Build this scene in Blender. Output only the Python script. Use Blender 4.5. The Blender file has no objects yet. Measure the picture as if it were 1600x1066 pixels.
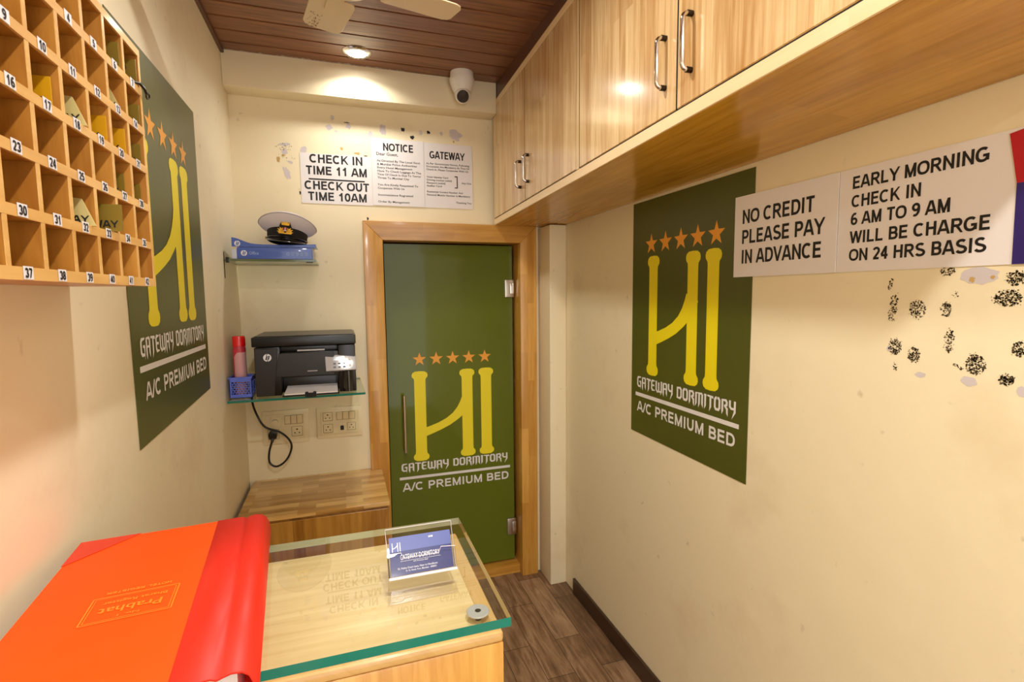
import bpy, bmesh, math, random
from mathutils import Vector, Matrix
random.seed(7)
SC = bpy.context.scene
COL = SC.collection

# ------------------------------------------------------------------ camera
def look(yaw, pitch, roll):
    cy, sy, cp, sp = math.cos(yaw), math.sin(yaw), math.cos(pitch), math.sin(pitch)
    f = Vector((-sy*cp, cy*cp, sp)); r = Vector((cy, sy, 0)); d = f.cross(r)
    c, s = math.cos(roll), math.sin(roll)
    r2 = c*r + s*d; d2 = -s*r + c*d
    return Matrix((r2, -d2, -f)).transposed()
cam = bpy.data.cameras.new('camera')
cam.sensor_width = 36.0
cam.lens = 799.6*36/1600
cam.clip_start = 0.01
camo = bpy.data.objects.new('camera', cam); COL.objects.link(camo)
m4 = look(-0.3196, -0.0913, 0.01004).to_4x4(); m4.translation = (0, 0, 1.424)
camo.matrix_world = m4
SC.camera = camo

# ------------------------------------------------------------------ world, exposure
W = bpy.data.worlds.new('world'); SC.world = W; W.use_nodes = True
bg = W.node_tree.nodes['Background']
bg.inputs[0].default_value = (1.0, 0.99, 0.98, 1); bg.inputs[1].default_value = 1.25  # even ambient fill, added through the room's open rear
vs = SC.view_settings
vs.view_transform = 'Standard'; vs.look = 'None'; vs.gamma = 1.0; vs.use_curve_mapping = False
vs.exposure = 1.04
LAMP_COLOR = (1.0, 0.97, 0.91)

# ------------------------------------------------------------------ materials
def lin(c):
    return tuple(((v/255)/12.92 if v/255 <= .04045 else ((v/255+.055)/1.055)**2.4) for v in c)
def newmat(name):
    m = bpy.data.materials.new(name); m.use_nodes = True
    return m, m.node_tree, m.node_tree.nodes['Principled BSDF']
def N(nt, t, **kw):
    n = nt.nodes.new(t)
    for k, v in kw.items(): setattr(n, k, v)
    return n
def mat(name, rgb, rough=.5, metal=0, coat=0, emis=None, noise=0.0, nscale=40, spec=None, bump=0.0):
    m, nt, b = newmat(name)
    b.inputs['Base Color'].default_value = (*lin(rgb), 1)
    b.inputs['Roughness'].default_value = rough; b.inputs['Metallic'].default_value = metal
    b.inputs['Coat Weight'].default_value = coat; b.inputs['Coat Roughness'].default_value = .06
    if spec is not None: b.inputs['Specular IOR Level'].default_value = spec
    if emis:
        b.inputs['Emission Color'].default_value = (*emis[0], 1); b.inputs['Emission Strength'].default_value = emis[1]
    if noise or bump:
        tc = N(nt, 'ShaderNodeTexCoord'); no = N(nt, 'ShaderNodeTexNoise')
        no.inputs['Scale'].default_value = nscale; no.inputs['Detail'].default_value = 4
        nt.links.new(tc.outputs['Object'], no.inputs['Vector'])
        if noise:
            mx = N(nt, 'ShaderNodeMix', data_type='RGBA')
            c = lin(rgb)
            mx.inputs['A'].default_value = (*[v*(1-noise) for v in c], 1)
            mx.inputs['B'].default_value = (*[min(1, v*(1+noise)) for v in c], 1)
            nt.links.new(no.outputs['Fac'], mx.inputs['Factor']); nt.links.new(mx.outputs['Result'], b.inputs['Base Color'])
        if bump:
            bp = N(nt, 'ShaderNodeBump'); bp.inputs['Strength'].default_value = bump; bp.inputs['Distance'].default_value = .002
            nt.links.new(no.outputs['Fac'], bp.inputs['Height']); nt.links.new(bp.outputs['Normal'], b.inputs['Normal'])
    return m
def wood(name, dark, light, grain='Z', L=.35, H=.035, rough=.32, coat=.35, streak=70, contrast=1.0, blocks=.5):
    """Rubberwood laminate: staves along the grain, each a little different, with fine streaks."""
    m, nt, b = newmat(name)
    tc = N(nt, 'ShaderNodeTexCoord'); sp = N(nt, 'ShaderNodeSeparateXYZ')
    nt.links.new(tc.outputs['Object'], sp.inputs[0])
    others = [a for a in 'XYZ' if a != grain]
    ad = N(nt, 'ShaderNodeMath', operation='ADD')
    nt.links.new(sp.outputs[others[0]], ad.inputs[0]); nt.links.new(sp.outputs[others[1]], ad.inputs[1])
    cb = N(nt, 'ShaderNodeCombineXYZ'); nt.links.new(sp.outputs[grain], cb.inputs[0]); nt.links.new(ad.outputs[0], cb.inputs[1])
    br = N(nt, 'ShaderNodeTexBrick'); br.offset = .37; br.offset_frequency = 2; br.squash = 1
    for k, v in (('Scale', 1), ('Mortar Size', 0), ('Brick Width', L), ('Row Height', H), ('Bias', 0)): br.inputs[k].default_value = v
    br.inputs['Color1'].default_value = (0, 0, 0, 1); br.inputs['Color2'].default_value = (1, 1, 1, 1)
    nt.links.new(cb.outputs[0], br.inputs['Vector'])
    mp = N(nt, 'ShaderNodeMapping'); mp.inputs['Scale'].default_value = (4.0, streak, 1)
    nt.links.new(cb.outputs[0], mp.inputs['Vector'])
    no = N(nt, 'ShaderNodeTexNoise'); no.inputs['Scale'].default_value = 1; no.inputs['Detail'].default_value = 5; no.inputs['Roughness'].default_value = .6; no.inputs['Distortion'].default_value = .6
    nt.links.new(mp.outputs[0], no.inputs['Vector'])
    mp2 = N(nt, 'ShaderNodeMapping'); mp2.inputs['Scale'].default_value = (2.2, 9, 1); nt.links.new(cb.outputs[0], mp2.inputs['Vector'])
    no2 = N(nt, 'ShaderNodeTexNoise'); no2.inputs['Scale'].default_value = 1; no2.inputs['Detail'].default_value = 2; nt.links.new(mp2.outputs[0], no2.inputs['Vector'])
    rp = N(nt, 'ShaderNodeMapRange'); rp.inputs['From Min'].default_value = .3; rp.inputs['From Max'].default_value = .7
    nt.links.new(no.outputs['Fac'], rp.inputs['Value'])
    a1 = N(nt, 'ShaderNodeMix', data_type='FLOAT'); a1.inputs['Factor'].default_value = blocks
    nt.links.new(rp.outputs[0], a1.inputs['A']); nt.links.new(br.outputs['Color'], a1.inputs['B'])
    a2 = N(nt, 'ShaderNodeMix', data_type='FLOAT'); a2.inputs['Factor'].default_value = .35
    nt.links.new(a1.outputs['Result'], a2.inputs['A']); nt.links.new(no2.outputs['Fac'], a2.inputs['B'])
    mr = N(nt, 'ShaderNodeMapRange'); mr.inputs['From Min'].default_value = .5-.38/contrast; mr.inputs['From Max'].default_value = .5+.38/contrast
    nt.links.new(a2.outputs['Result'], mr.inputs['Value'])
    mx = N(nt, 'ShaderNodeMix', data_type='RGBA')
    mx.inputs['A'].default_value = (*lin(dark), 1); mx.inputs['B'].default_value = (*lin(light), 1)
    nt.links.new(mr.outputs[0], mx.inputs['Factor']); nt.links.new(mx.outputs['Result'], b.inputs['Base Color'])
    b.inputs['Roughness'].default_value = rough; b.inputs['Coat Weight'].default_value = coat; b.inputs['Coat Roughness'].default_value = .12
    return m
def plaster(name, rgb, smudge):
    m, nt, b = newmat(name)
    tc = N(nt, 'ShaderNodeTexCoord')
    no = N(nt, 'ShaderNodeTexNoise'); no.inputs['Scale'].default_value = 2.2; no.inputs['Detail'].default_value = 6; no.inputs['Roughness'].default_value = .62
    nt.links.new(tc.outputs['Object'], no.inputs['Vector'])
    r = N(nt, 'ShaderNodeMapRange'); r.inputs['From Min'].default_value = .56; r.inputs['From Max'].default_value = .78; r.inputs['To Max'].default_value = .6
    nt.links.new(no.outputs['Fac'], r.inputs['Value'])
    mx = N(nt, 'ShaderNodeMix', data_type='RGBA'); mx.inputs['A'].default_value = (*lin(rgb), 1); mx.inputs['B'].default_value = (*lin(smudge), 1)
    nt.links.new(r.outputs[0], mx.inputs['Factor'])
    # small scuffs
    n3 = N(nt, 'ShaderNodeTexNoise'); n3.inputs['Scale'].default_value = 26; n3.inputs['Detail'].default_value = 3; nt.links.new(tc.outputs['Object'], n3.inputs['Vector'])
    r3 = N(nt, 'ShaderNodeMapRange'); r3.inputs['From Min'].default_value = .70; r3.inputs['From Max'].default_value = .80; r3.inputs['To Max'].default_value = .35
    nt.links.new(n3.outputs['Fac'], r3.inputs['Value'])
    mx2 = N(nt, 'ShaderNodeMix', data_type='RGBA'); mx2.inputs['B'].default_value = (*lin((128, 100, 70)), 1)
    nt.links.new(mx.outputs['Result'], mx2.inputs['A']); nt.links.new(r3.outputs[0], mx2.inputs['Factor'])
    nt.links.new(mx2.outputs['Result'], b.inputs['Base Color'])
    n2 = N(nt, 'ShaderNodeTexNoise'); n2.inputs['Scale'].default_value = 9; n2.inputs['Detail'].default_value = 3; nt.links.new(tc.outputs['Object'], n2.inputs['Vector'])
    bp = N(nt, 'ShaderNodeBump'); bp.inputs['Strength'].default_value = .35; bp.inputs['Distance'].default_value = .006
    nt.links.new(n2.outputs['Fac'], bp.inputs['Height']); nt.links.new(bp.outputs['Normal'], b.inputs['Normal'])
    b.inputs['Roughness'].default_value = .5
    return m
def pane_glass(name, tint, rough=0.0, ior=1.5, extra=0.0):
    m = bpy.data.materials.new(name); m.use_nodes = True; nt = m.node_tree
    nt.nodes.remove(nt.nodes['Principled BSDF']); out = nt.nodes['Material Output']
    t = N(nt, 'ShaderNodeBsdfTransparent'); t.inputs[0].default_value = (*tint, 1)
    g = N(nt, 'ShaderNodeBsdfGlossy'); g.inputs['Roughness'].default_value = rough
    f = N(nt, 'ShaderNodeFresnel'); f.inputs['IOR'].default_value = ior
    ad = N(nt, 'ShaderNodeMath', operation='ADD'); ad.inputs[1].default_value = extra
    mx = N(nt, 'ShaderNodeMixShader')
    ge = N(nt, 'ShaderNodeNewGeometry'); iv = N(nt, 'ShaderNodeMath', operation='SUBTRACT'); iv.inputs[0].default_value = 1
    ml = N(nt, 'ShaderNodeMath', operation='MULTIPLY')
    nt.links.new(ge.outputs['Backfacing'], iv.inputs[1]); nt.links.new(f.outputs[0], ad.inputs[0])
    nt.links.new(ad.outputs[0], ml.inputs[0]); nt.links.new(iv.outputs[0], ml.inputs[1]); nt.links.new(ml.outputs[0], mx.inputs[0])
    nt.links.new(t.outputs[0], mx.inputs[1]); nt.links.new(g.outputs[0], mx.inputs[2])
    nt.links.new(mx.outputs[0], out.inputs['Surface'])
    return m
def floor_planks(name):
    m, nt, b = newmat(name)
    tc = N(nt, 'ShaderNodeTexCoord'); sp = N(nt, 'ShaderNodeSeparateXYZ'); nt.links.new(tc.outputs['Object'], sp.inputs[0])
    cb = N(nt, 'ShaderNodeCombineXYZ'); nt.links.new(sp.outputs['Y'], cb.inputs[0]); nt.links.new(sp.outputs['X'], cb.inputs[1])
    br = N(nt, 'ShaderNodeTexBrick'); br.offset = .42; br.offset_frequency = 2
    for k, v in (('Scale', 1), ('Mortar Size', .0012), ('Brick Width', .46), ('Row Height', .112), ('Bias', 0), ('Mortar Smooth', .2)): br.inputs[k].default_value = v
    br.inputs['Color1'].default_value = (0, 0, 0, 1); br.inputs['Color2'].default_value = (1, 1, 1, 1); br.inputs['Mortar'].default_value = (.1, .1, .1, 1)
    nt.links.new(cb.outputs[0], br.inputs['Vector'])
    mp = N(nt, 'ShaderNodeMapping'); mp.inputs['Scale'].default_value = (5, 42, 1); nt.links.new(cb.outputs[0], mp.inputs['Vector'])
    no = N(nt, 'ShaderNodeTexNoise'); no.inputs['Scale'].default_value = 1; no.inputs['Detail'].default_value = 6; no.inputs['Roughness'].default_value = .65; no.inputs['Distortion'].default_value = 1.2
    nt.links.new(mp.outputs[0], no.inputs['Vector'])
    n2 = N(nt, 'ShaderNodeTexNoise'); n2.inputs['Scale'].default_value = 9; n2.inputs['Detail'].default_value = 5; nt.links.new(cb.outputs[0], n2.inputs['Vector'])
    r0 = N(nt, 'ShaderNodeMapRange'); r0.inputs['From Min'].default_value = .3; r0.inputs['From Max'].default_value = .7; nt.links.new(no.outputs['Fac'], r0.inputs['Value'])
    a1 = N(nt, 'ShaderNodeMix', data_type='FLOAT'); a1.inputs['Factor'].default_value = .42
    nt.links.new(r0.outputs[0], a1.inputs['A']); nt.links.new(br.outputs['Color'], a1.inputs['B'])
    a2 = N(nt, 'ShaderNodeMix', data_type='FLOAT'); a2.inputs['Factor'].default_value = .3
    nt.links.new(a1.outputs['Result'], a2.inputs['A']); nt.links.new(n2.outputs['Fac'], a2.inputs['B'])
    cr = N(nt, 'ShaderNodeValToRGB'); e = cr.color_ramp.elements
    e[0].position = .12; e[0].color = (*lin((58, 40, 28)), 1); e[1].position = .88; e[1].color = (*lin((188, 154, 118)), 1)
    q = cr.color_ramp.elements.new(.45); q.color = (*lin((126, 94, 66)), 1)
    nt.links.new(a2.outputs['Result'], cr.inputs[0])
    mm = N(nt, 'ShaderNodeMix', data_type='RGBA'); mm.inputs['B'].default_value = (*lin((40, 28, 20)), 1)
    nt.links.new(cr.outputs[0], mm.inputs['A']); nt.links.new(br.outputs['Fac'], mm.inputs['Factor'])
    nt.links.new(mm.outputs['Result'], b.inputs['Base Color'])
    bp = N(nt, 'ShaderNodeBump'); bp.inputs['Strength'].default_value = .25; bp.inputs['Distance'].default_value = .001
    nt.links.new(no.outputs['Fac'], bp.inputs['Height']); nt.links.new(bp.outputs['Normal'], b.inputs['Normal'])
    b.inputs['Roughness'].default_value = .42
    return m

M = {}
M['plaster'] = plaster('cream_plaster', (240, 226, 190), (214, 190, 148))
M['plaster_left'] = plaster('cream_plaster_scuffed', (240, 228, 198), (210, 188, 154))
M['floor'] = floor_planks('vinyl_wood_planks')
M['ceil'] = wood('brown_ceiling_plank', (96, 56, 32), (158, 102, 64), 'X', 5.0, 3.0, rough=.4, coat=.15, streak=60, contrast=1.1, blocks=.1)
M['ceil_dark'] = mat('brown_ceiling_groove', (50, 28, 18), .6)
M['fascia'] = wood('dark_brown_fascia', (72, 38, 22), (108, 64, 38), 'Y', 5, 3, rough=.4, coat=.2, streak=60)
M['door_wood'] = wood('pale_varnished_rubberwood', (188, 140, 82), (242, 212, 160), 'Z', .55, .032, rough=.22, coat=.6, streak=80, contrast=1.35, blocks=.4)
M['panel_y'] = wood('varnished_rubberwood_panel', (172, 116, 18), (224, 168, 58), 'Y', .6, .05, rough=.25, coat=.4, streak=60, contrast=1.15, blocks=.35)
M['lip'] = wood('pale_edge_banding', (236, 202, 150), (246, 220, 176), 'Y', .6, .05, rough=.35, coat=.2)
M['frame_z'] = wood('golden_door_frame_upright', (182, 122, 36), (232, 178, 86), 'Z', .38, .034, rough=.3, coat=.4, streak=60, contrast=1.15)
M['frame_x'] = wood('golden_door_frame_head', (182, 122, 36), (232, 178, 86), 'X', .38, .034, rough=.3, coat=.4, streak=60, contrast=1.15)
M['cup_top'] = wood('rubberwood_block_top', (160, 108, 40), (238, 196, 122), 'X', .17, .036, rough=.25, coat=.5, streak=50, contrast=1.3, blocks=.6)
M['cup_front'] = wood('rubberwood_cupboard_front', (140, 90, 24), (200, 148, 66), 'Z', .8, .04, rough=.3, coat=.4, streak=55, contrast=1.2)
M['counter'] = wood('rubberwood_counter_front', (178, 120, 40), (226, 176, 92), 'Z', 1.2, .05, rough=.25, coat=.5, streak=60, contrast=1.1, blocks=.3)
M['counter_top'] = wood('pale_straight_grain_top', (214, 180, 118), (244, 220, 166), 'X', 1.4, .2, rough=.4, coat=.1, streak=75, contrast=.8, blocks=.1)
M['counter_strip'] = wood('counter_edge_strip', (206, 162, 96), (228, 190, 126), 'Y', .5, .04, rough=.35, coat=.3)
M['rack'] = wood('rack_plywood', (146, 88, 22), (208, 148, 62), 'Z', .5, .09, rough=.4, coat=.15, streak=30, contrast=1.2, blocks=.25)
M['rack_edge'] = wood('rack_front_edging', (200, 146, 72), (234, 192, 122), 'Y', .5, .05, rough=.4, coat=.15, streak=35, blocks=.3)
M['green'] = mat('olive_green_vinyl', (80, 84, 26), .36, noise=.06, nscale=6, spec=.5)
M['green_glass'] = mat('green_film_behind_glass', (98, 108, 28), .6, coat=.5, spec=0.0)
M['yellow'] = mat('yellow_vinyl', (240, 222, 20), .45)
M['star'] = mat('orange_star_vinyl', (240, 164, 48), .45)
M['silver'] = mat('light_grey_vinyl', (230, 226, 222), .45)
M['paper'] = mat('white_laminated_sheet', (234, 228, 226), .45)
M['ink'] = mat('black_print', (20, 18, 18), .5)
M['white_print'] = mat('white_print', (236, 238, 244), .5)
M['steel'] = mat('brushed_steel', (190, 180, 165), .3, 1)
M['chrome'] = mat('polished_chrome', (225, 220, 215), .12, 1)
M['dark_steel'] = mat('dark_steel_socket', (60, 52, 46), .3, 1)
M['white_plastic'] = mat('white_plastic', (236, 230, 218), .35)
M['cream_plastic'] = mat('cream_switch_plastic', (236, 220, 180), .3, coat=.2)
M['groove'] = mat('switch_gap_shadowline', (150, 128, 84), .6)
M['black'] = mat('black_plastic', (15, 14, 13), .28, noise=.1)
M['black_gloss'] = mat('glossy_black_plastic', (18, 17, 17), .12, coat=.6)
M['dark_gray'] = mat('charcoal_plastic', (31, 28, 25), .32)
M['panel_gray'] = mat('light_grey_control_panel', (176, 172, 172), .5, coat=.7)
M['panel_gray'].node_tree.nodes['Principled BSDF'].inputs['Coat Roughness'].default_value = .045
M['lcd'] = mat('dark_lcd', (40, 46, 48), .1, coat=.8)
M['basket'] = mat('blue_plastic_basket', (92, 112, 218), .4)
M['red_cap'] = mat('red_plastic_cap', (224, 20, 24), .25, coat=.3)
M['can_red'] = mat('red_can_print', (196, 54, 72), .35)
M['can_pink'] = mat('pale_pink_can_print', (214, 160, 162), .35)
M['ream'] = mat('blue_ream_wrapper', (66, 98, 190), .3, coat=.4)
M['ream_light'] = mat('light_blue_print', (150, 176, 226), .35)
M['ream_inside'] = mat('pale_wrapper_inside', (206, 214, 232), .4)
M['hat_white'] = mat('white_cap_cloth', (222, 214, 218), .8, noise=.04, nscale=60)
M['hat_piping'] = mat('grey_piping_cord', (176, 166, 170), .8)
M['hat_black'] = mat('black_mohair_band', (28, 25, 24), .85)
M['hat_visor'] = mat('black_patent_visor', (30, 32, 30), .12, coat=.8)
M['gold'] = mat('gold_bullion_thread', (222, 168, 40), .4, .5, noise=.3, nscale=300)
M['badge_red'] = mat('red_enamel', (170, 40, 40), .4)
M['teal_edge'] = mat('teal_glass_edge', (0, 116, 100), .08, coat=.8, noise=.25, nscale=9)
M['dull_edge'] = mat('dull_green_glass_edge', (92, 108, 72), .12, coat=.5)
M['pale_edge'] = mat('pale_glass_edge', (168, 172, 140), .1, coat=.8)
M['glass'] = pane_glass('clear_glass', (.965, .985, .97), extra=.06)
M['glass_green'] = pane_glass('greenish_shelf_glass', (.86, .93, .86))
M['acrylic'] = pane_glass('clear_acrylic', (.97, .97, .98), ior=1.49)
M['acrylic_edge'] = mat('bright_acrylic_edge', (232, 226, 232), .15, coat=.5)
M['disc'] = mat('pale_clear_spacer', (182, 181, 180), .25, coat=.5)
M['card_blue'] = mat('blue_business_card', (42, 50, 112), .3, coat=.2)
M['card_light'] = mat('lighter_blue_card_band', (84, 96, 162), .3, coat=.2)
M['book'] = mat('orange_red_cover', (255, 82, 0), .55, noise=.03, nscale=20, spec=.25)
M['book_spine'] = mat('red_book_cloth', (240, 44, 24), .48, spec=.35)
M['book_corner'] = mat('dark_red_corner_cloth', (214, 48, 18), .42)
M['book_gold'] = mat('gold_foil_stamp', (250, 140, 30), .4)
M['pages'] = mat('grey_white_page_edges', (206, 198, 196), .7, noise=.06, nscale=90)
M['olive_tag'] = mat('olive_brass_tag', (146, 122, 44), .35, .35)
M['mustard_tag'] = mat('mustard_tag', (214, 158, 16), .35, .15)
M['pale_tag'] = mat('pale_brass_tag', (226, 210, 140), .3, .3)
M['label'] = mat('white_number_sticker', (226, 224, 232), .5)
M['fan'] = mat('cream_enamel_fan', (232, 212, 176), .35, noise=.02, nscale=15)
M['fan_dirt'] = mat('fan_dust', (150, 126, 96), .9)
M['lamp'] = mat('lamp_diffuser', (255, 250, 240), .4, emis=(LAMP_COLOR, 14.0))
M['lens'] = mat('camera_lens_glass', (16, 20, 26), .06, coat=1)
M['baseboard'] = mat('dark_brown_skirting', (62, 40, 28), .35, noise=.15, nscale=20)
M['glue'] = mat('dark_glue_residue', (62, 50, 24), .8)
M['filler'] = mat('grey_wall_filler', (206, 196, 196), .8)
M['filler_tan'] = mat('tan_paint_chip', (196, 160, 96), .8)
M['poster_red'] = mat('red_poster_print', (186, 16, 34), .35)
M['poster_blue'] = mat('dark_blue_poster_print', (46, 30, 104), .35)
M['silicone'] = mat('pale_sealant', (196, 170, 130), .7)
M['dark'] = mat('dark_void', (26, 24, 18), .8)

# ------------------------------------------------------------------ object helpers
ORIG = {}
def meta(o, label=None, cat=None, group=None, kind=None):
    if label: o['label'] = label
    if cat: o['category'] = cat
    if group: o['group'] = group
    if kind: o['kind'] = kind
    return o
def thing(name, label, cat, loc=(0, 0, 0), group=None):
    o = bpy.data.objects.new(name, None); COL.objects.link(o)
    o.location = loc; o.empty_display_size = .05; ORIG[o.name] = Vector(loc)
    return meta(o, label, cat, group)
class MB:
    def __init__(s): s.v = []; s.f = []; s.m = []
    def face(s, pts, mi=0):
        b = len(s.v); s.v += [Vector(p) for p in pts]; s.f.append(tuple(range(b, b+len(pts)))); s.m.append(mi)
    def hexa(s, c, mi=0, top=None):
        # c: 8 corners, 0-3 bottom loop, 4-7 top loop
        b = len(s.v); s.v += [Vector(p) for p in c]
        for k, q in enumerate(((3, 2, 1, 0), (4, 5, 6, 7), (0, 1, 5, 4), (1, 2, 6, 5), (2, 3, 7, 6), (3, 0, 4, 7))):
            s.f.append(tuple(b+i for i in q)); s.m.append(top if (top is not None and k < 2) else mi)
        return s
    def box(s, x0, x1, y0, y1, z0, z1, mi=0, top=None):
        return s.hexa([(x0, y0, z0), (x1, y0, z0), (x1, y1, z0), (x0, y1, z0), (x0, y0, z1), (x1, y0, z1), (x1, y1, z1), (x0, y1, z1)], mi, top)
    def prism(s, poly, off, mi=0):
        """polygon (list of 3D points) extruded by vector off"""
        n = len(poly); b = len(s.v); off = Vector(off)
        s.v += [Vector(p) for p in poly] + [Vector(p)+off for p in poly]
        s.f.append(tuple(b+i for i in reversed(range(n)))); s.m.append(mi)
        s.f.append(tuple(b+n+i for i in range(n))); s.m.append(mi)
        for i in range(n):
            j = (i+1) % n; s.f.append((b+i, b+j, b+n+j, b+n+i)); s.m.append(mi)
        return s
    def tube(s, pts, r, n=10, mi=0, caps=True):
        pts = [Vector(p) for p in pts]; rings = []
        up = None
        for i, p in enumerate(pts):
            d = (pts[min(i+1, len(pts)-1)]-pts[max(i-1, 0)]).normalized()
            if up is None:
                up = Vector((0, 0, 1)) if abs(d.z) < .9 else Vector((1, 0, 0))
            a = d.cross(up).normalized(); up = a.cross(d).normalized()
            rr = r[i] if isinstance(r, (list, tuple)) else r
            rings.append(len(s.v))
            for k in range(n):
                t = 2*math.pi*k/n; s.v.append(p+rr*(a*math.cos(t)+up*math.sin(t)))
        for a, b in zip(rings, rings[1:]):
            for k in range(n):
                j = (k+1) % n; s.f.append((a+k, a+j, b+j, b+k)); s.m.append(mi)
        if caps:
            s.f.append(tuple(reversed(range(rings[0], rings[0]+n)))); s.m.append(mi)
            s.f.append(tuple(range(rings[-1], rings[-1]+n))); s.m.append(mi)
        return s
    def lathe(s, prof, c, ax=(0, 0, 1), n=32, mi=0, sx=1, sy=1, u=None):
        """prof: list of (radius, height along axis[, material])"""
        ax = Vector(ax).normalized(); u = Vector(u) if u else (Vector((1, 0, 0)) if abs(ax.x) < .9 else Vector((0, 1, 0)))
        u = (u-ax*u.dot(ax)).normalized(); w = ax.cross(u); c = Vector(c); rings = []
        for p in prof:
            rings.append(len(s.v))
            for k in range(n):
                t = 2*math.pi*k/n; s.v.append(c+ax*p[1]+p[0]*(u*math.cos(t)*sx+w*math.sin(t)*sy))
        for i, (a, b) in enumerate(zip(rings, rings[1:])):
            mm = prof[i+1][2] if len(prof[i+1]) > 2 else mi
            for k in range(n):
                j = (k+1) % n; s.f.append((a+k, a+j, b+j, b+k)); s.m.append(mm)
        if prof[0][0] > 1e-5: s.f.append(tuple(reversed(range(rings[0], rings[0]+n)))); s.m.append(mi)
        if prof[-1][0] > 1e-5: s.f.append(tuple(range(rings[-1], rings[-1]+n))); s.m.append(prof[-1][2] if len(prof[-1]) > 2 else mi)
        return s
    def build(s, name, mats, parent=None, bevel=0, seg=2, smooth=False, weld=True):
        mats = [M[x] if isinstance(x, str) else x for x in (mats if isinstance(mats, (list, tuple)) else [mats])]
        off = Vector((0, 0, 0)); q = parent
        while q is not None:
            off = off + ORIG.get(q.name, Vector((0, 0, 0))); q = q.parent
        me = bpy.data.meshes.new(name)
        me.from_pydata([tuple(p-off) for p in s.v], [], s.f)
        for x in mats: me.materials.append(x)
        me.polygons.foreach_set('material_index', s.m)
        bm = bmesh.new(); bm.from_mesh(me)
        if weld: bmesh.ops.remove_doubles(bm, verts=bm.verts, dist=1e-6)
        if bevel:
            es = [e for e in bm.edges if len(e.link_faces) == 2 and e.calc_face_angle(0) > .5]
            bmesh.ops.bevel(bm, geom=es, offset=bevel, segments=seg, profile=.6, affect='EDGES', clamp_overlap=True)
        if weld: bmesh.ops.recalc_face_normals(bm, faces=bm.faces)
        if smooth or bevel:
            for f in bm.faces: f.smooth = True
            for e in bm.edges:
                if len(e.link_faces) == 2 and e.calc_face_angle(0) > .6: e.smooth = False
        bm.to_mesh(me); bm.free(); me.update()
        o = bpy.data.objects.new(name, me); COL.objects.link(o)
        if parent is not None: o.parent = parent
        return o
def struct(name, mb, mats, parent=None, **kw):
    o = mb.build(name, mats, parent, **kw)
    if parent is None: o['kind'] = 'structure'
    return o

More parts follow.
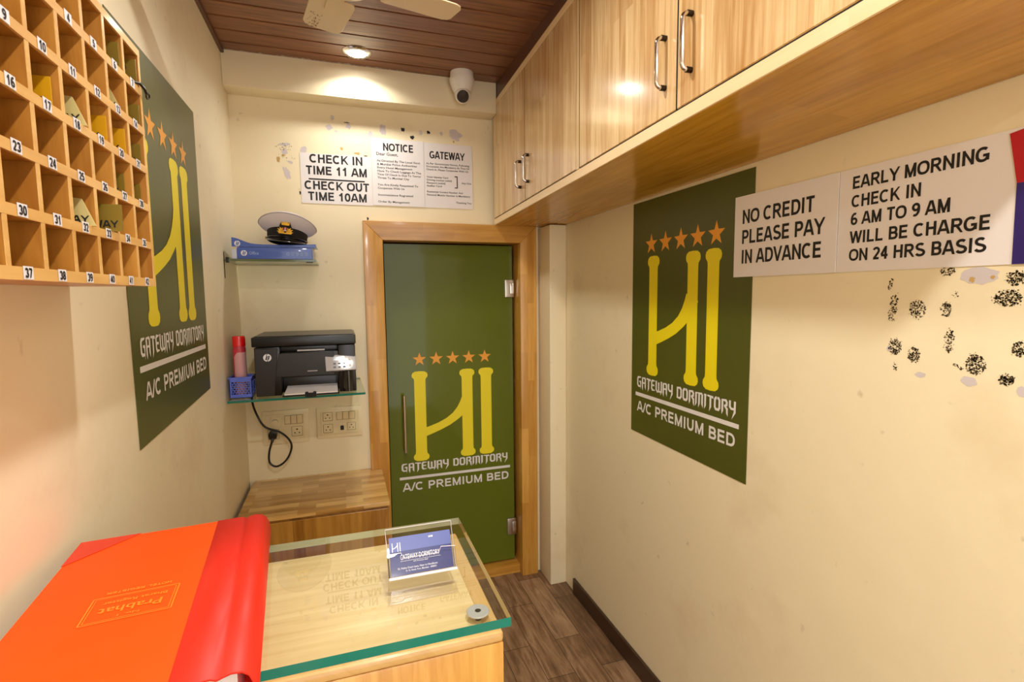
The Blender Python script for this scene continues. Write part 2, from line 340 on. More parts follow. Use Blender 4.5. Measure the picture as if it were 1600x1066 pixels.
# ------------------------------------------------------------------ lettering
def arc(cx, cy, rx, ry, a0, a1, n=9, p=1.0):
    out = []
    for i in range(n+1):
        t = math.radians(a0+(a1-a0)*i/n); c, s = math.cos(t), math.sin(t)
        out.append((cx+rx*math.copysign(abs(c)**p, c), cy+ry*math.copysign(abs(s)**p, s)))
    return out
def O_(w, p=.85): return arc(w/2, .5, w/2-.1, .4, 90, 450, 22, p)
GL = {
 'A': (.98, [[(.09, 0), (.42, 1)], [(.89, 0), (.56, 1)], [(.26, .30), (.72, .30)], [(.40, .91), (.58, .91)]]),
 'B': (.94, [[(.17, 0), (.17, 1)], [(.17, .91), (.52, .91)]+arc(.54, .71, .22, .2, 90, -90, 8)+[(.17, .51)], [(.17, .51), (.56, .51)]+arc(.57, .3, .24, .21, 90, -90, 8)+[(.17, .09)]]),
 'C': (.98, [arc(.5, .5, .4, .4, 48, 312, 18, .9)]),
 'D': (.98, [[(.17, 0), (.17, 1)], [(.17, .91), (.42, .91)]+arc(.44, .5, .42, .41, 90, -90, 12, .9)+[(.17, .09)]]),
 'E': (.88, [[(.17, 0), (.17, 1)], [(.17, .91), (.80, .91)], [(.17, .52), (.76, .52)], [(.17, .09), (.83, .09)]]),
 'F': (.82, [[(.17, 0), (.17, 1)], [(.17, .91), (.78, .91)], [(.17, .5), (.70, .5)]]),
 'G': (1.04, [arc(.51, .5, .41, .4, 48, 330, 18, .9)+[(.88, .44), (.54, .44)], [(.88, .1), (.88, .45)]]),
 'H': (.98, [[(.17, 0), (.17, 1)], [(.81, 0), (.81, 1)], [(.17, .53), (.81, .53)]]),
 'I': (.40, [[(.20, 0), (.20, 1)]]),
 'J': (.78, [[(.6, 1), (.6, .32)]+arc(.36, .32, .24, .23, 0, -165, 8)]),
 'K': (.98, [[(.17, 0), (.17, 1)], [(.80, 1), (.2, .38)], [(.40, .58), (.86, 0)]]),
 'L': (.84, [[(.17, 0), (.17, 1)], [(.17, .09), (.80, .09)]]),
 'M': (1.14, [[(.17, 0), (.17, 1)], [(.97, 0), (.97, 1)], [(.20, 1), (.57, .02)], [(.94, 1), (.57, .02)]]),
 'N': (1.00, [[(.17, 0), (.17, 1)], [(.83, 0), (.83, 1)], [(.17, 1), (.83, 0)]]),
 'O': (1.06, [O_(1.06)]),
 'P': (.90, [[(.17, 0), (.17, 1)], [(.17, .91), (.5, .91)]+arc(.52, .68, .26, .23, 90, -90, 9)+[(.17, .45)]]),
 'Q': (1.06, [O_(1.06), [(.62, .28), (.95, -.04)]]),
 'R': (.98, [[(.17, 0), (.17, 1)], [(.17, .91), (.54, .91)]+arc(.56, .7, .24, .21, 90, -90, 9)+[(.17, .49)], [(.50, .48), (.86, 0)]]),
 'S': (.92, [arc(.47, .715, .31, .2, 35, 245, 11)+arc(.47, .285, .35, .2, 75, -160, 12)]),
 'T': (.86, [[(.43, 0), (.43, 1)], [(.03, .91), (.83, .91)]]),
 'U': (.98, [[(.17, 1), (.17, .4)]+arc(.49, .4, .32, .31, 180, 360, 12)+[(.81, 1)]]),
 'V': (.92, [[(.09, 1), (.44, 0)], [(.83, 1), (.48, 0)]]),
 'W': (1.30, [[(.09, 1), (.34, 0)], [(.63, 1), (.37, 0)], [(.67, 1), (.93, 0)], [(1.21, 1), (.96, 0)]]),
 'Y': (.92, [[(.07, 1), (.46, .42)], [(.85, 1), (.46, .42)], [(.46, 0), (.46, .48)]]),
 '0': (.78, [arc(.39, .5, .27, .4, 90, 450, 20, .85)]),
 '1': (.78, [[(.46, 0), (.46, 1)], [(.44, .84), (.16, .66)]]),
 '2': (.78, [arc(.38, .7, .27, .21, 165, -20, 10)+[(.55, .5), (.2, .12)], [(.08, .09), (.68, .09)]]),
 '3': (.78, [arc(.37, .71, .25, .2, 155, -80, 10), arc(.37, .3, .28, .21, 85, -160, 11)]),
 '4': (.78, [[(.52, 0), (.52, 1)], [(.5, .97), (.1, .33)], [(.06, .29), (.74, .29)]]),
 '5': (.78, [[(.66, .91), (.22, .91)], [(.22, .95), (.16, .5)], arc(.38, .33, .28, .24, 130, -160, 12)]),
 '6': (.78, [arc(.39, .31, .27, .22, 0, 360, 16), arc(.45, .45, .34, .46, 65, 190, 10)]),
 '7': (.78, [[(.08, .91), (.7, .91)], [(.66, .9), (.3, 0)]]),
 '8': (.78, [arc(.39, .71, .23, .2, 90, 450, 16), arc(.39, .29, .27, .2, 90, 450, 16)]),
 '9': (.78, [arc(.39, .69, .27, .22, 0, 360, 16), arc(.33, .55, .34, .46, 245, 370, 10)]),
 '/': (.40, [[(.03, 0), (.37, 1)]]), ' ': (.38, []), '.': (.36, [[(.18, 0), (.18, .18)]]), ',': (.36, [[(.2, .16), (.14, -.12)]]), '-': (.46, [[(.06, .36), (.4, .36)]]),
}
NLIFT = [0]
def ribbon(mb, pts, h, mapf, mi=0, clamp=None, closed=False, nrm=None):
    """flat stroke of half width h along 2-D points, mitred"""
    n = len(pts); L = []; R = []
    hs = h if isinstance(h, (list, tuple)) else [h]*n
    for i in range(n):
        a = Vector(pts[max(i-1, 0)]); b = Vector(pts[i]); c = Vector(pts[min(i+1, n-1)])
        d1 = (b-a); d2 = (c-b)
        if d1.length < 1e-9: d1 = d2
        if d2.length < 1e-9: d2 = d1
        if closed and i in (0, n-1): d1 = Vector(pts[-1])-Vector(pts[-2]); d2 = Vector(pts[1])-Vector(pts[0])
        if d1.length < 1e-9 or d2.length < 1e-9: d1 = d2 = Vector((1, 0))
        d1.normalize(); d2.normalize()
        t = (d1+d2); t = t.normalized() if t.length > 1e-6 else d1
        nn = Vector((-t.y, t.x)); k = hs[i]/max(.45, nn.dot(Vector((-d1.y, d1.x))))
        p, q = b+nn*k, b-nn*k
        if clamp:
            p.y = min(max(p.y, clamp[0]), clamp[1]); q.y = min(max(q.y, clamp[0]), clamp[1])
        L.append(p); R.append(q)
    NLIFT[0] = (NLIFT[0]+1) % 4      # overlapping strokes of one glyph lie a hair apart
    k0 = mapf(0, 0); nz = (mapf(1, 0)-k0).cross(mapf(0, 1)-k0).normalized()*(.00006*NLIFT[0])
    for i in range(n-1):
        mb.face([mapf(*R[i])+nz, mapf(*R[i+1])+nz, mapf(*L[i+1])+nz, mapf(*L[i])+nz], mi)
def tw(s, gap=.06): return sum(GL[c][0]+gap for c in s)-gap
def text(mb, s, mapf, x0, y0, w, h, mi=0, h2=.112, gap=.06):
    """bold sans capitals: baseline start (x0,y0), fitted to width w, capital height h"""
    k = w/tw(s, gap); x = x0
    for c in s:
        adv, st = GL[c]
        for pl in st:
            cl = pl[0] == pl[-1] or (abs(pl[0][0]-pl[-1][0])+abs(pl[0][1]-pl[-1][1]) < 1e-6)
            straight = len(pl) == 2
            diag = straight and abs(pl[0][0]-pl[1][0]) > .02 and abs(pl[0][1]-pl[1][1]) > .02
            p2 = pl
            if diag:
                a, b = Vector(pl[0]), Vector(pl[1]); d = (b-a).normalized()*.08
                if min(a.y, b.y) <= .03 or max(a.y, b.y) >= .97:
                    if a.y <= .03 or a.y >= .97: a = a-d
                    if b.y <= .03 or b.y >= .97: b = b+d
                    p2 = [tuple(a), tuple(b)]
            ribbon(mb, [(x+u*k, y0+v*h) for u, v in p2], h2*h*min(1, .35+.65*k/h), mapf, mi, clamp=(y0+(-.15*h if c in ',Q' else 0), y0+h), closed=cl)
        x += (adv+gap)*k
# pointed blackletter-style capitals for the logo wordmark; strokes are (points, half widths)
GOTH = {
 'G': (.74, [([(.66, .95), (.2, .9), (.1, .74), (.1, .2), (.24, .04), (.58, .04)], [.05, .1, .1, .1, .1, .07]), ([(.60, .5), (.60, -.28)], [.1, .0]), ([(.38, .5), (.68, .5)], .08)]),
 'A': (.72, [([(.12, .88), (.12, .02), (.16, -.3)], [.1, .1, .0]), ([(.02, .93), (.5, .93), (.58, .84), (.58, .1), (.66, -.2)], [.03, .09, .1, .1, .0]), ([(.1, .45), (.6, .45)], .07)]),
 'T': (.70, [([(.0, .95), (.68, .88)], [.06, .1]), ([(.36, .9), (.36, .1), (.22, -.3)], [.1, .1, .0])]),
 'E': (.66, [([(.60, .93), (.2, .93), (.1, .8), (.1, .2), (.2, .05), (.62, .05)], [.04, .1, .1, .1, .1, .03]), ([(.1, .5), (.52, .5)], .08)]),
 'W': (1.0, [([(.1, 1.0), (.1, .2), (.26, .02)], [.1, .1, .08]), ([(.48, .9), (.48, .1), (.2, -.05)], [.1, .1, .05]), ([(.88, 1.02), (.88, .1), (.74, -.25)], [.1, .1, .0]), ([(.44, .06), (.86, .08)], .08)]),
 'Y': (.72, [([(.1, 1.02), (.1, .55), (.24, .42), (.6, .42)], [.1, .1, .09, .08]), ([(.6, 1.02), (.6, .2), (.3, -.38)], [.1, .1, .0])]),
 'D': (.74, [([(.12, .98), (.12, .04)], .1), ([(.02, .93), (.46, .93), (.6, .78), (.6, .2), (.46, .05), (.04, .05)], [.04, .1, .1, .1, .1, .04])]),
 'O': (.74, [([(.36, .93), (.2, .93), (.1, .8), (.1, .2), (.2, .05), (.5, .05), (.6, .2), (.6, .8), (.5, .93), (.3, .93)], .1)]),
 'R': (.74, [([(.12, .98), (.12, .1), (.06, -.2)], [.1, .1, .0]), ([(.02, .93), (.48, .93), (.58, .8), (.56, .58), (.3, .48)], [.04, .1, .1, .1, .06]), ([(.34, .5), (.6, .3), (.62, -.05), (.7, -.28)], [.07, .1, .08, .0])]),
 'M': (1.0, [([(.12, .95), (.12, .1), (.02, -.2)], [.1, .1, .0]), ([(.02, .93), (.86, .93)], [.03, .09]), ([(.5, .9), (.5, .1), (.42, -.25)], [.1, .1, .0]), ([(.86, .9), (.86, .1), (.96, -.2)], [.1, .1, .0])]),
 'I': (.34, [([(.16, .98), (.16, .1), (.06, -.22)], [.1, .1, .0]), ([(.02, .93), (.3, .93)], .08)]),
 ' ': (.4, []),
}
def goth(mb, s, mapf, x0, y0, w, h, mi=0):
    k = w/sum(GOTH[c][0]+.06 for c in s); x = x0
    for c in s:
        for pl, hw in GOTH[c][1]:
            ribbon(mb, pl, hw, lambda u, v, x=x: mapf(x+u*k, y0+v*h), mi)
        x += (GOTH[c][0]+.06)*k
def small_text(mb, s, mapf, x0, y0, w, h, mi=0, bold=.012):
    """small print set in the built-in face, fitted to width w"""
    c = bpy.data.curves.new('t', 'FONT'); c.body = s; c.size = 1; c.resolution_u = 2; c.offset = bold
    o = bpy.data.objects.new('t', c); COL.objects.link(o)
    bpy.context.view_layer.update()
    me = bpy.data.meshes.new_from_object(o.evaluated_get(bpy.context.evaluated_depsgraph_get()))
    bpy.data.objects.remove(o); bpy.data.curves.remove(c)
    if not me.vertices: return
    mx = max(v.co.x for v in me.vertices); k = w/mx; kk = h/.7
    for p in me.polygons:
        mb.face([mapf(x0+me.vertices[i].co.x*k, y0+me.vertices[i].co.y*kk) for i in p.vertices], mi)
    bpy.data.meshes.remove(me)
def disc2(mb, cx, cy, r, mapf, mi=0, n=28, ry=None):
    mb.face([mapf(cx+r*math.cos(2*math.pi*i/n), cy+(ry or r)*math.sin(2*math.pi*i/n)) for i in range(n)], mi)
def hp_mark(mb, cx, cy, r, mapf, disc=0, ink=1):
    """round badge with the two slanted letters cut through it"""
    disc2(mb, cx, cy, r, mapf, disc)
    m2 = lambda u, v: mapf(cx+r*u, cy+r*v)+(mapf.n*.0002)
    for st in ([(-.42, -.55), (-.02, 1.0)], [(-.26, .16), (-.02, .28), (-.08, -.0), (-.26, -.62)], [(-.02, -1.0), (.34, .42)], [(.16, .38), (.52, .42), (.42, -.1), (.28, -.42), (.02, -.44)]):
        ribbon(mb, st, .085, m2, ink)
class Map:
    """2-D (right, up) to 3-D on a plane"""
    def __init__(s, o, r, u, n): s.o, s.r, s.u, s.n = Vector(o), Vector(r), Vector(u), Vector(n)
    def __call__(s, x, y): return s.o+s.r*x+s.u*y
    def lift(s, d): return Map(s.o+s.n*d, s.r, s.u, s.n)
def star_pts(cx, cy, r, rot=0):
    return [(cx+(r if i % 2 == 0 else r*.40)*math.sin(math.pi*i/5+rot), cy+(r if i % 2 == 0 else r*.40)*math.cos(math.pi*i/5+rot)) for i in range(10)]
def logo_set(parent, mp, stars, sz, sr, bars, ztop, zbot, bw, tx0, tx1, gz, gh, lz, az, ah, ax0, ax1):
    """five stars, the H I monogram and the two lines of lettering, each its own part"""
    for cx in stars:
        b = MB(); pp = star_pts(cx, sz, sr)
        for i in range(10):
            b.face([mp(cx, sz), mp(*pp[i]), mp(*pp[(i+1) % 10])])
        o = b.build('star', 'star', parent)
    def bar(mb, x):
        h = bw/2; e = h*1.33; c = .024
        pts = []
        for (y0, s) in ((zbot, 1), (ztop, -1)):
            side = []
            for (px, py) in ((h*.96, 2.0), (h, 1.55), (e*.98, 1.15), (e*1.02, .75), (e*.92, .35), (e*.6, .06), (0, 0.0)):
                side.append((px, y0+s*py*c))
            pts.append(side)
        right = list(reversed(pts[0]))+pts[1]
        poly = right+[(-px, py) for px, py in reversed(right[1:-1])]
        # centre fan so that the waisted outline fills properly
        cx, cy = 0, (ztop+zbot)/2
        seq = [p for p in right]
        for a, b2 in zip(seq, seq[1:]):
            mb.face([mp(x-a[0], a[1]), mp(x+a[0], a[1]), mp(x+b2[0], b2[1]), mp(x-b2[0], b2[1])])
    b = MB()
    for x in bars: bar(b, x)
    H = ztop-zbot; dx = bars[1]-bars[0]
    cv = [(bars[0]+t*dx, zbot+v*H) for t, v in ((.06, .315), (.2, .338), (.4, .375), (.58, .418), (.74, .475), (.86, .535), (.95, .60), (1.0, .66))]
    ribbon(b, cv, [.021, .020, .019, .0195, .021, .025, .029, .030], mp.lift(.0003))
    b.build('monogram', 'yellow', parent)
    b = MB(); goth(b, 'GATEWAY DORMITORY', mp, tx0, gz-gh/2, tx1-tx0, gh)
    b.build('wordmark', 'silver', parent)
    b = MB(); b.face([mp(tx0-.01, lz-.0065), mp(tx1+.01, lz-.0065), mp(tx1+.01, lz+.0065), mp(tx0-.01, lz+.0065)])
    b.build('rule', 'silver', parent)
    b = MB(); text(b, 'A/C PREMIUM BED', mp, ax0, az, ax1-ax0, ah, h2=.098)
    b.build('lettering', 'silver', parent)

# ================================================================== SETTING
XL, XR, YB, ZC = -.40, 1.005, 2.3635, 2.36
Y0 = -1.7
struct('floor', MB().box(XL-.12, XR+.12, Y0, YB+.3, -.06, 0), 'floor')
wl = struct('wall_left', MB().box(XL-.12, XL, Y0, YB+.3, 0, 2.6), 'plaster_left')
wr = struct('wall_right', MB().box(XR, XR+.12, Y0, YB+.3, 0, 2.6), 'plaster')
DX0, DX1, DZ1 = .105, .898, 1.744
b = MB(); b.box(XL, DX0, YB, YB+.14, 0, 2.6); b.box(DX1, XR, YB, YB+.14, 0, 2.6); b.box(DX0, DX1, YB, YB+.14, DZ1, 2.6)
wb = struct('wall_back', b, 'plaster')
struct('trim_1', MB().box(XL, .6885, 2.268, YB, 2.228, ZC), 'plaster', bevel=.004)          # beam
struct('trim_2', MB().box(.920, XR, 2.214, YB, 0, 1.742), 'plaster', bevel=.006)             # pilaster
# ceiling of narrow boards
b = MB(); y = 2.2975; first = True
while y > Y0:
    b.box(XL, XR, y-.0915, y-.0035 if not first else y, ZC, ZC+.012, 0); y -= .095; first = False
b.box(XL, XR, Y0, 2.2975, ZC+.010, ZC+.04, 1)
struct('ceiling', b, ['ceil', 'ceil_dark'], bevel=.0015, seg=1)
struct('trim_3', MB().box(XL, XL+.012, Y0, 2.268, ZC-.014, ZC), 'fascia')
struct('baseboard_right', MB().box(XR-.012, XR, Y0, 2.118, 0, .074), 'baseboard', bevel=.002)
struct('trim_4', MB().box(.690, .708, Y0, 2.355, 2.296, ZC), 'fascia')                        # board above the cabinet

# wear on the walls
def blob(mb, mp, cx, cy, rx, ry, mi=0, n=14, j=.25, rot=0):
    pp = []
    for i in range(n):
        t = 2*math.pi*i/n; k = 1+random.uniform(-j, j)
        u, v = rx*k*math.cos(t), ry*k*math.sin(t)
        pp.append(mp(cx+u*math.cos(rot)-v*math.sin(rot), cy+u*math.sin(rot)+v*math.cos(rot)))
    mb.face(pp, mi)
def flecks(mb, mp, cx, cy, rx, ry, n, size=.0016, mi=0, ring=0.0, rot=0):
    for _ in range(n):
        t = random.uniform(0, 2*math.pi); r = math.sqrt(random.uniform(ring, 1))
        u, v = rx*r*math.cos(t), ry*r*math.sin(t)
        x, y = cx+u*math.cos(rot)-v*math.sin(rot), cy+u*math.sin(rot)+v*math.cos(rot)
        s = size*random.uniform(.45, 1.3)
        blob(mb, mp, x, y, s*random.uniform(.7, 1.6), s, mi, 6, .45, random.uniform(0, 3))
mpR = Map((XR, 0, 0), (0, -1, 0), (0, 0, 1), (-1, 0, 0)).lift(.0006)      # x' = -y
mpL = Map((XL, 0, 0), (0, 1, 0), (0, 0, 1), (1, 0, 0)).lift(.0006)        # x' = y
mpB = Map((0, YB, 0), (1, 0, 0), (0, 0, 1), (0, -1, 0)).lift(.0006)       # x' = x
g = MB()
for (yy, zz, ry, rz, n, ring, rot) in ((.704, 1.390, .0085, .026, 95, .1, .12), (.711, 1.436, .004, .011, 30, 0, .2), (.660, 1.389, .014, .0165, 130, .2, -.2), (.613, 1.390, .0085, .013, 70, .1, 0), (.614, 1.457, .011, .008, 60, 0, 0),
        (.518, 1.441, .012, .012, 110, .1, 0), (.526, 1.410, .018, .0135, 190, .15, .1), (.696, 1.316, .012, .015, 130, .1, 0), (.661, 1.304, .011, .014, 110, .1, -.1), (.605, 1.334, .0085, .02, 80, .1, .1),
        (.563, 1.299, .0145, .0175, 170, .1, 0), (.520, 1.279, .010, .010, 90, .1, 0), (.506, 1.330, .010, .012, 80, .1, 0), (.694, 1.275, .004, .012, 14, 0, 0), (.588, 1.292, .009, .003, 18, 0, .4), (.600, 1.415, .006, .006, 8, 0, 0)):
    flecks(g, mpR, -yy, zz, ry, rz, int(n*1.15), .0011, 0, 0, -rot); flecks(g, mpR, -yy, zz, ry*1.25, rz*1.25, n//8, .0007, 0, 0, -rot)
g.build('glue_residue', 'glue', wr, weld=False)['kind'] = 'stuff'
g = MB()
for (yy, zz, ry, rz) in ((.567, 1.447, .027, .0145), (.571, 1.269, .0125, .008), (.648, 1.269, .009, .005), (.498, 1.264, .008, .008), (.708, 1.312, .004, .006)):
    blob(g, mpR.lift(-.0002), -yy, zz, ry, rz, 0, 18, .12)
blob(g, mpR.lift(.0002), -.577, 1.441, .0045, .005, 1); blob(g, mpR.lift(.0002), -.548, 1.444, .003, .003, 1)
g.build('bare_patch', ['filler', 'filler_tan'], wr, weld=False)['kind'] = 'stuff'
g = MB()
for (x, z, rx, rz) in ((-.008, 2.175, .008, .010), (-.022, 2.134, .013, .013), (.055, 2.146, .010, .012), (.199, 2.141, .015, .022), (.145, 2.12, .009, .015), (.092, 2.083, .013, .014), (.363, 2.145, .007, .010), (.518, 2.145, .030, .022), (.455, 2.149, .006, .01),
        (-.125, 2.034, .013, .014), (-.2, 2.02, .010, .013), (-.196, 1.935, .012, .026), (-.18, 1.98, .012, .006), (-.2, 2.05, .02, .006), (.005, 2.12, .007, .005)):
    blob(g, mpB, x, z, rx, rz, 0, 16, .3, random.uniform(-.4, .4))
for (x, z, rx, rz) in ((-.225, 1.988, .006, .012), (.024, 2.05, .006, .006), (.088, 2.035, .012, .005), (.512, 2.118, .004, .006), (-.205, 2.005, .006, .004)):
    blob(g, mpB.lift(.0002), x, z, rx, rz, 1, 12, .35)
g.build('bare_patch', ['filler', 'filler_tan'], wb, weld=False)['kind'] = 'stuff'
g = MB()
for (x, z, rx, rz) in ((.285, 2.151, .009, .008), (.324, 2.122, .010, .008), (.397, 2.150, .008, .008), (.05, 2.160, .010, .002), (.122, 2.027, .008, .002), (-.148, 1.857, .003, .008), (.122, 1.760, .004, .007)):
    blob(g, mpB.lift(.0004), x, z, rx, rz, 0, 12, .3)
flecks(g, mpB.lift(.0004), -.2, 2.04, .035, .014, 26, .0013); flecks(g, mpB.lift(.0004), -.2, 2.0, .03, .03, 14, .0012)
g.build('nail_hole', 'ink', wb, weld=False)['kind'] = 'stuff'

# door: frame, glass leaf with film, handle, hinges
JY0, JY1 = 2.337, 2.50
d1 = bpy.data.objects.new('door_1', None); COL.objects.link(d1); d1.location = (.5, 2.42, 0); ORIG['door_1'] = Vector((.5, 2.42, 0))
meta(d1, 'green glass door with yellow monogram in a golden wood frame', 'door', kind='structure')
fx0, fx1, fz1, ix0, ix1, iz1 = .099, .902, 1.748, .181, .819, 1.667
b = MB()
b.prism([(fx0, JY0, 0), (ix0, JY0, 0), (ix0, JY0, iz1), (fx0, JY0, fz1)], (0, JY1-JY0, 0))
b.build('frame_upright', 'frame_z', d1, bevel=.002)
b = MB(); b.prism([(ix1, JY0, 0), (fx1, JY0, 0), (fx1, JY0, fz1), (ix1, JY0, iz1)], (0, JY1-JY0, 0)); b.build('frame_upright', 'frame_z', d1, bevel=.002)
b = MB(); b.prism([(ix0, JY0, iz1), (ix1, JY0, iz1), (fx1, JY0, fz1), (fx0, JY0, fz1)], (0, JY1-JY0, 0)); b.build('frame_head', 'frame_x', d1, bevel=.002)
b = MB(); b.box(ix0, ix1, 2.375, JY1, 0, .046); b.build('threshold', 'frame_x', d1, bevel=.003)
GY = 2.425
pane = MB().box(ix0+.010, ix1-.013, GY, GY+.012, .054, iz1-.008, 1, None)
pane.m[2] = 0   # the face towards the room
pane = pane.build('glass_leaf', ['green_glass', 'dull_edge'], d1)
mpD = Map((0, GY, 0), (1, 0, 0), (0, 0, 1), (0, -1, 0)).lift(.0009)
logo_set(d1, mpD, [.339+.08*k for k in range(5)], 1.120, .034, (.338, .568, .664), 1.064, .627, .056, .241, .775, .603, .037, .549, .485, .040, .244, .777)
b = MB(); b.tube([(.259, GY-.032, .684), (.259, GY-.032, .957)], .0075, 14)
h = b.build('handle', 'steel', d1, smooth=True); meta(h, 'vertical brushed steel bar handle')
for z in (.72, .92):
    MB().tube([(.259, GY-.032, z), (.259, GY, z)], .005, 10).build('handle_post', 'steel', h, smooth=True)
for z in (1.452, .232):
    b = MB(); b.box(.765, .812, GY-.012, GY+.02, z-.043, z+.043); o = b.build('hinge', 'steel', d1, bevel=.003)
    c = MB(); c.box(.792, .812, GY-.016, GY-.010, z-.026, z+.026); c.build('hinge_plate', 'chrome', o, bevel=.002)
struct('door_dark_sheet', MB().box(DX0, DX1, 2.52, 2.56, 0, DZ1), 'dark')      # black sheet standing in for the dark beyond the door

# ================================================================== LAMPS
def ceiling_light(x, y, label, watts, spread):
    t = thing('ceiling_light', label, 'light', (x, y, ZC), 'recessed ceiling lights')
    b = MB(); b.lathe([(.036, -.001), (.040, -.008), (.050, -.006), (.056, -.001)], (x, y, ZC), n=40)
    b.build('bezel', 'chrome', t, smooth=True)
    b = MB(); n = 32
    b.face([(x+.037*math.cos(2*math.pi*i/n), y-.037*math.sin(2*math.pi*i/n), ZC-.004) for i in range(n)])
    b.build('diffuser', 'lamp', t, weld=False)
    l = bpy.data.lights.new('lamp_glow', 'AREA'); l.shape = 'DISK'; l.size = .074; l.energy = watts; l.color = LAMP_COLOR; l.spread = math.radians(spread)
    lo = bpy.data.objects.new('lamp_glow', l); COL.objects.link(lo); lo.parent = t; lo.location = (0, 0, -.012)
ceiling_light(.092, 2.150, 'round recessed ceiling light glowing between the fan and the back beam', 1.25, 144)
ceiling_light(.20, -.03, 'round recessed ceiling light over the near end of the counter', 6.8, 165)
ceiling_light(.16, 1.02, 'added unseen fill light in the ceiling between the fan and the counter', 3.0, 160)  # added fill lamp, out of view, evens out the middle and back
ceiling_light(.20, -1.05, 'added unseen fill light in the ceiling at the open rear end', 6.0, 170)  # added lamp behind the camera for general fill

# ceiling fan
FC = Vector((.035, 1.315, 2.165))
t = thing('ceiling_fan', 'small cream ceiling fan with stubby blades under brown ceiling', 'fan', (FC.x, FC.y, ZC))
b = MB(); b.lathe([(.0, -.032), (.045, -.030), (.066, -.022), (.070, -.012, 0), (.080, -.008, 0), (.093, .004, 0), (.095, .012), (.090, .030), (.06, .05), (.028, .06), (.02, .075)], FC, n=44)
b.build('motor_housing', 'fan', t, smooth=True)
b = MB(); b.tube([FC+Vector((0, 0, .06)), (FC.x, FC.y, ZC-.03)], .011, 14); b.build('down_rod', 'fan', t, smooth=True)
b = MB(); b.lathe([(.014, -.055), (.045, -.03), (.056, 0)], (FC.x, FC.y, ZC), n=28); b.build('ceiling_cup', 'fan', t, smooth=True)
def fan_blade(ang, tip=.285, off=0.0):
    a = Vector((math.cos(ang), math.sin(ang), 0)); p = Vector((-math.sin(ang), math.cos(ang), 0))
    prof = [(.100, -.040), (.104, -.049), (.116, -.053), (tip-.022, -.051), (tip-.008, -.045), (tip, -.030), (tip, .030), (tip-.006, .043), (tip-.02, .050), (.116, .053), (.104, .049), (.100, .040)]
    low = [FC+a*r+p*(s+off)+Vector((0, 0, -.006+.09*s)) for r, s in prof]
    b = MB(); b.prism(low, (0, 0, .004)); o = b.build('blade', 'fan', t, bevel=.001, seg=1)
    c = MB(); c.hexa([FC+a*r+p*s+Vector((0, 0, z+.1*s)) for z in (-.012, -.006) for r, s in ((.07, -.02), (.15, -.016), (.15, .016), (.07, .02))])
    c.build('blade_bracket', 'fan', o, bevel=.001, seg=1)
    return o, a, p
for ang, tip, off in ((math.radians(103), .270, 0), (math.radians(13.4), .290, .012), (math.radians(-78), .285, 0), (math.radians(194), .285, 0)):
    o, a, p = fan_blade(ang, tip, off)
    if abs(ang-math.radians(103)) < .01:
        g = MB(); mp = Map(FC+Vector((0, 0, -.0075)), a, p+Vector((0, 0, .096)), (0, 0, -1))
        for _ in range(38):
            blob(g, mp, random.uniform(.19, .266), random.uniform(.012, .042), random.uniform(.001, .0035), random.uniform(.0008, .002), 0, 7, .4, random.uniform(-.5, .5))
        g.build('dust', 'fan_dirt', o, weld=False)['kind'] = 'stuff'

# ragged paint line where the beam meets the ceiling
g = MB(); n = 90
for i in range(n):
    xa, xb = XL+.012+(.675)*i/n, XL+.012+.675*(i+1)/n
    if i == 0: ya = 2.264
    yb = 2.2672-random.choice((.001, .002, .002, .004, .005, .009))*random.uniform(.6, 1.1)
    g.face([(xa, 2.2676, ZC-.0006), (xb, 2.2676, ZC-.0006), (xb, yb, ZC-.0006), (xa, ya, ZC-.0006)]); ya = yb
g.build('paint_edge', 'filler', bpy.data.objects['trim_1'])['kind'] = 'stuff'
# security camera under the ceiling
cx, cy = .520, 2.212
t = thing('security_camera', 'white dome security camera under the ceiling in the back corner', 'camera', (cx, cy, ZC))
MB().lathe([(.050, -.025), (.049, 0)], (cx, cy, ZC), n=28).build('mount', 'white_plastic', t, smooth=True)
ZK = ZC-.024
b = MB(); b.lathe([(.052, 0), (.053, -.010), (.049, -.024), (.040, -.048), (.034, -.058), (.0, -.060)], (cx, cy, ZK), n=40)
b.build('base', 'white_plastic', t, smooth=True)
ax = Vector((-.10, -.80, -.58)).normalized(); bc = Vector((cx, cy-.004, ZK-.066))
b = MB(); b.lathe([(.0, -.034), (.020, -.028), (.031, -.014), (.0345, 0), (.033, .014), (.029, .024), (.027, .026)], bc, ax, 36)
e = b.build('eyeball', 'white_plastic', t, smooth=True)
b = MB(); b.lathe([(.026, .0255), (.024, .029), (.0, .031)], bc, ax, 30); ln = b.build('lens_window', 'lens', e, smooth=True)

# ================================================================== OVERHEAD CABINET
c_lo = {(0, 0): (.690, 2.332, 1.745), (1, 0): (.652, .385, 1.774), (0, 1): (1.003, 2.206, 1.7435), (1, 1): (1.003, .385, 1.752)}
def cabp(u, w, v):
    """u along the wall (0 far, 1 near), w depth (0 front, 1 wall), v height"""
    lo = [Vector(c_lo[k]) for k in ((0, 0), (1, 0), (0, 1), (1, 1))]
    fr = lo[0].lerp(lo[1], u); bk = lo[2].lerp(lo[3], u)
    bk = Vector((1.003, fr.y, bk.z))
    hi = 2.294+.006*u
    p = fr.lerp(bk, w); p.z = p.z+(hi-p.z)*v
    return p
def cabox(mb, u0, u1, w0, w1, v0, v1, mi=0):
    mb.hexa([cabp(u, w, v) for v in (v0, v1) for u, w in ((u0, w0), (u1, w0), (u1, w1), (u0, w1))], mi)
t = thing('overhead_cabinet', 'long wall cabinet of pale varnished wood above the right wall posters', 'cabinet', (.85, 1.36, 1.745))
b = MB(); cabox(b, 0, 1, .16, 1, .052, .052+.90); b.build('carcass', 'panel_y', t)
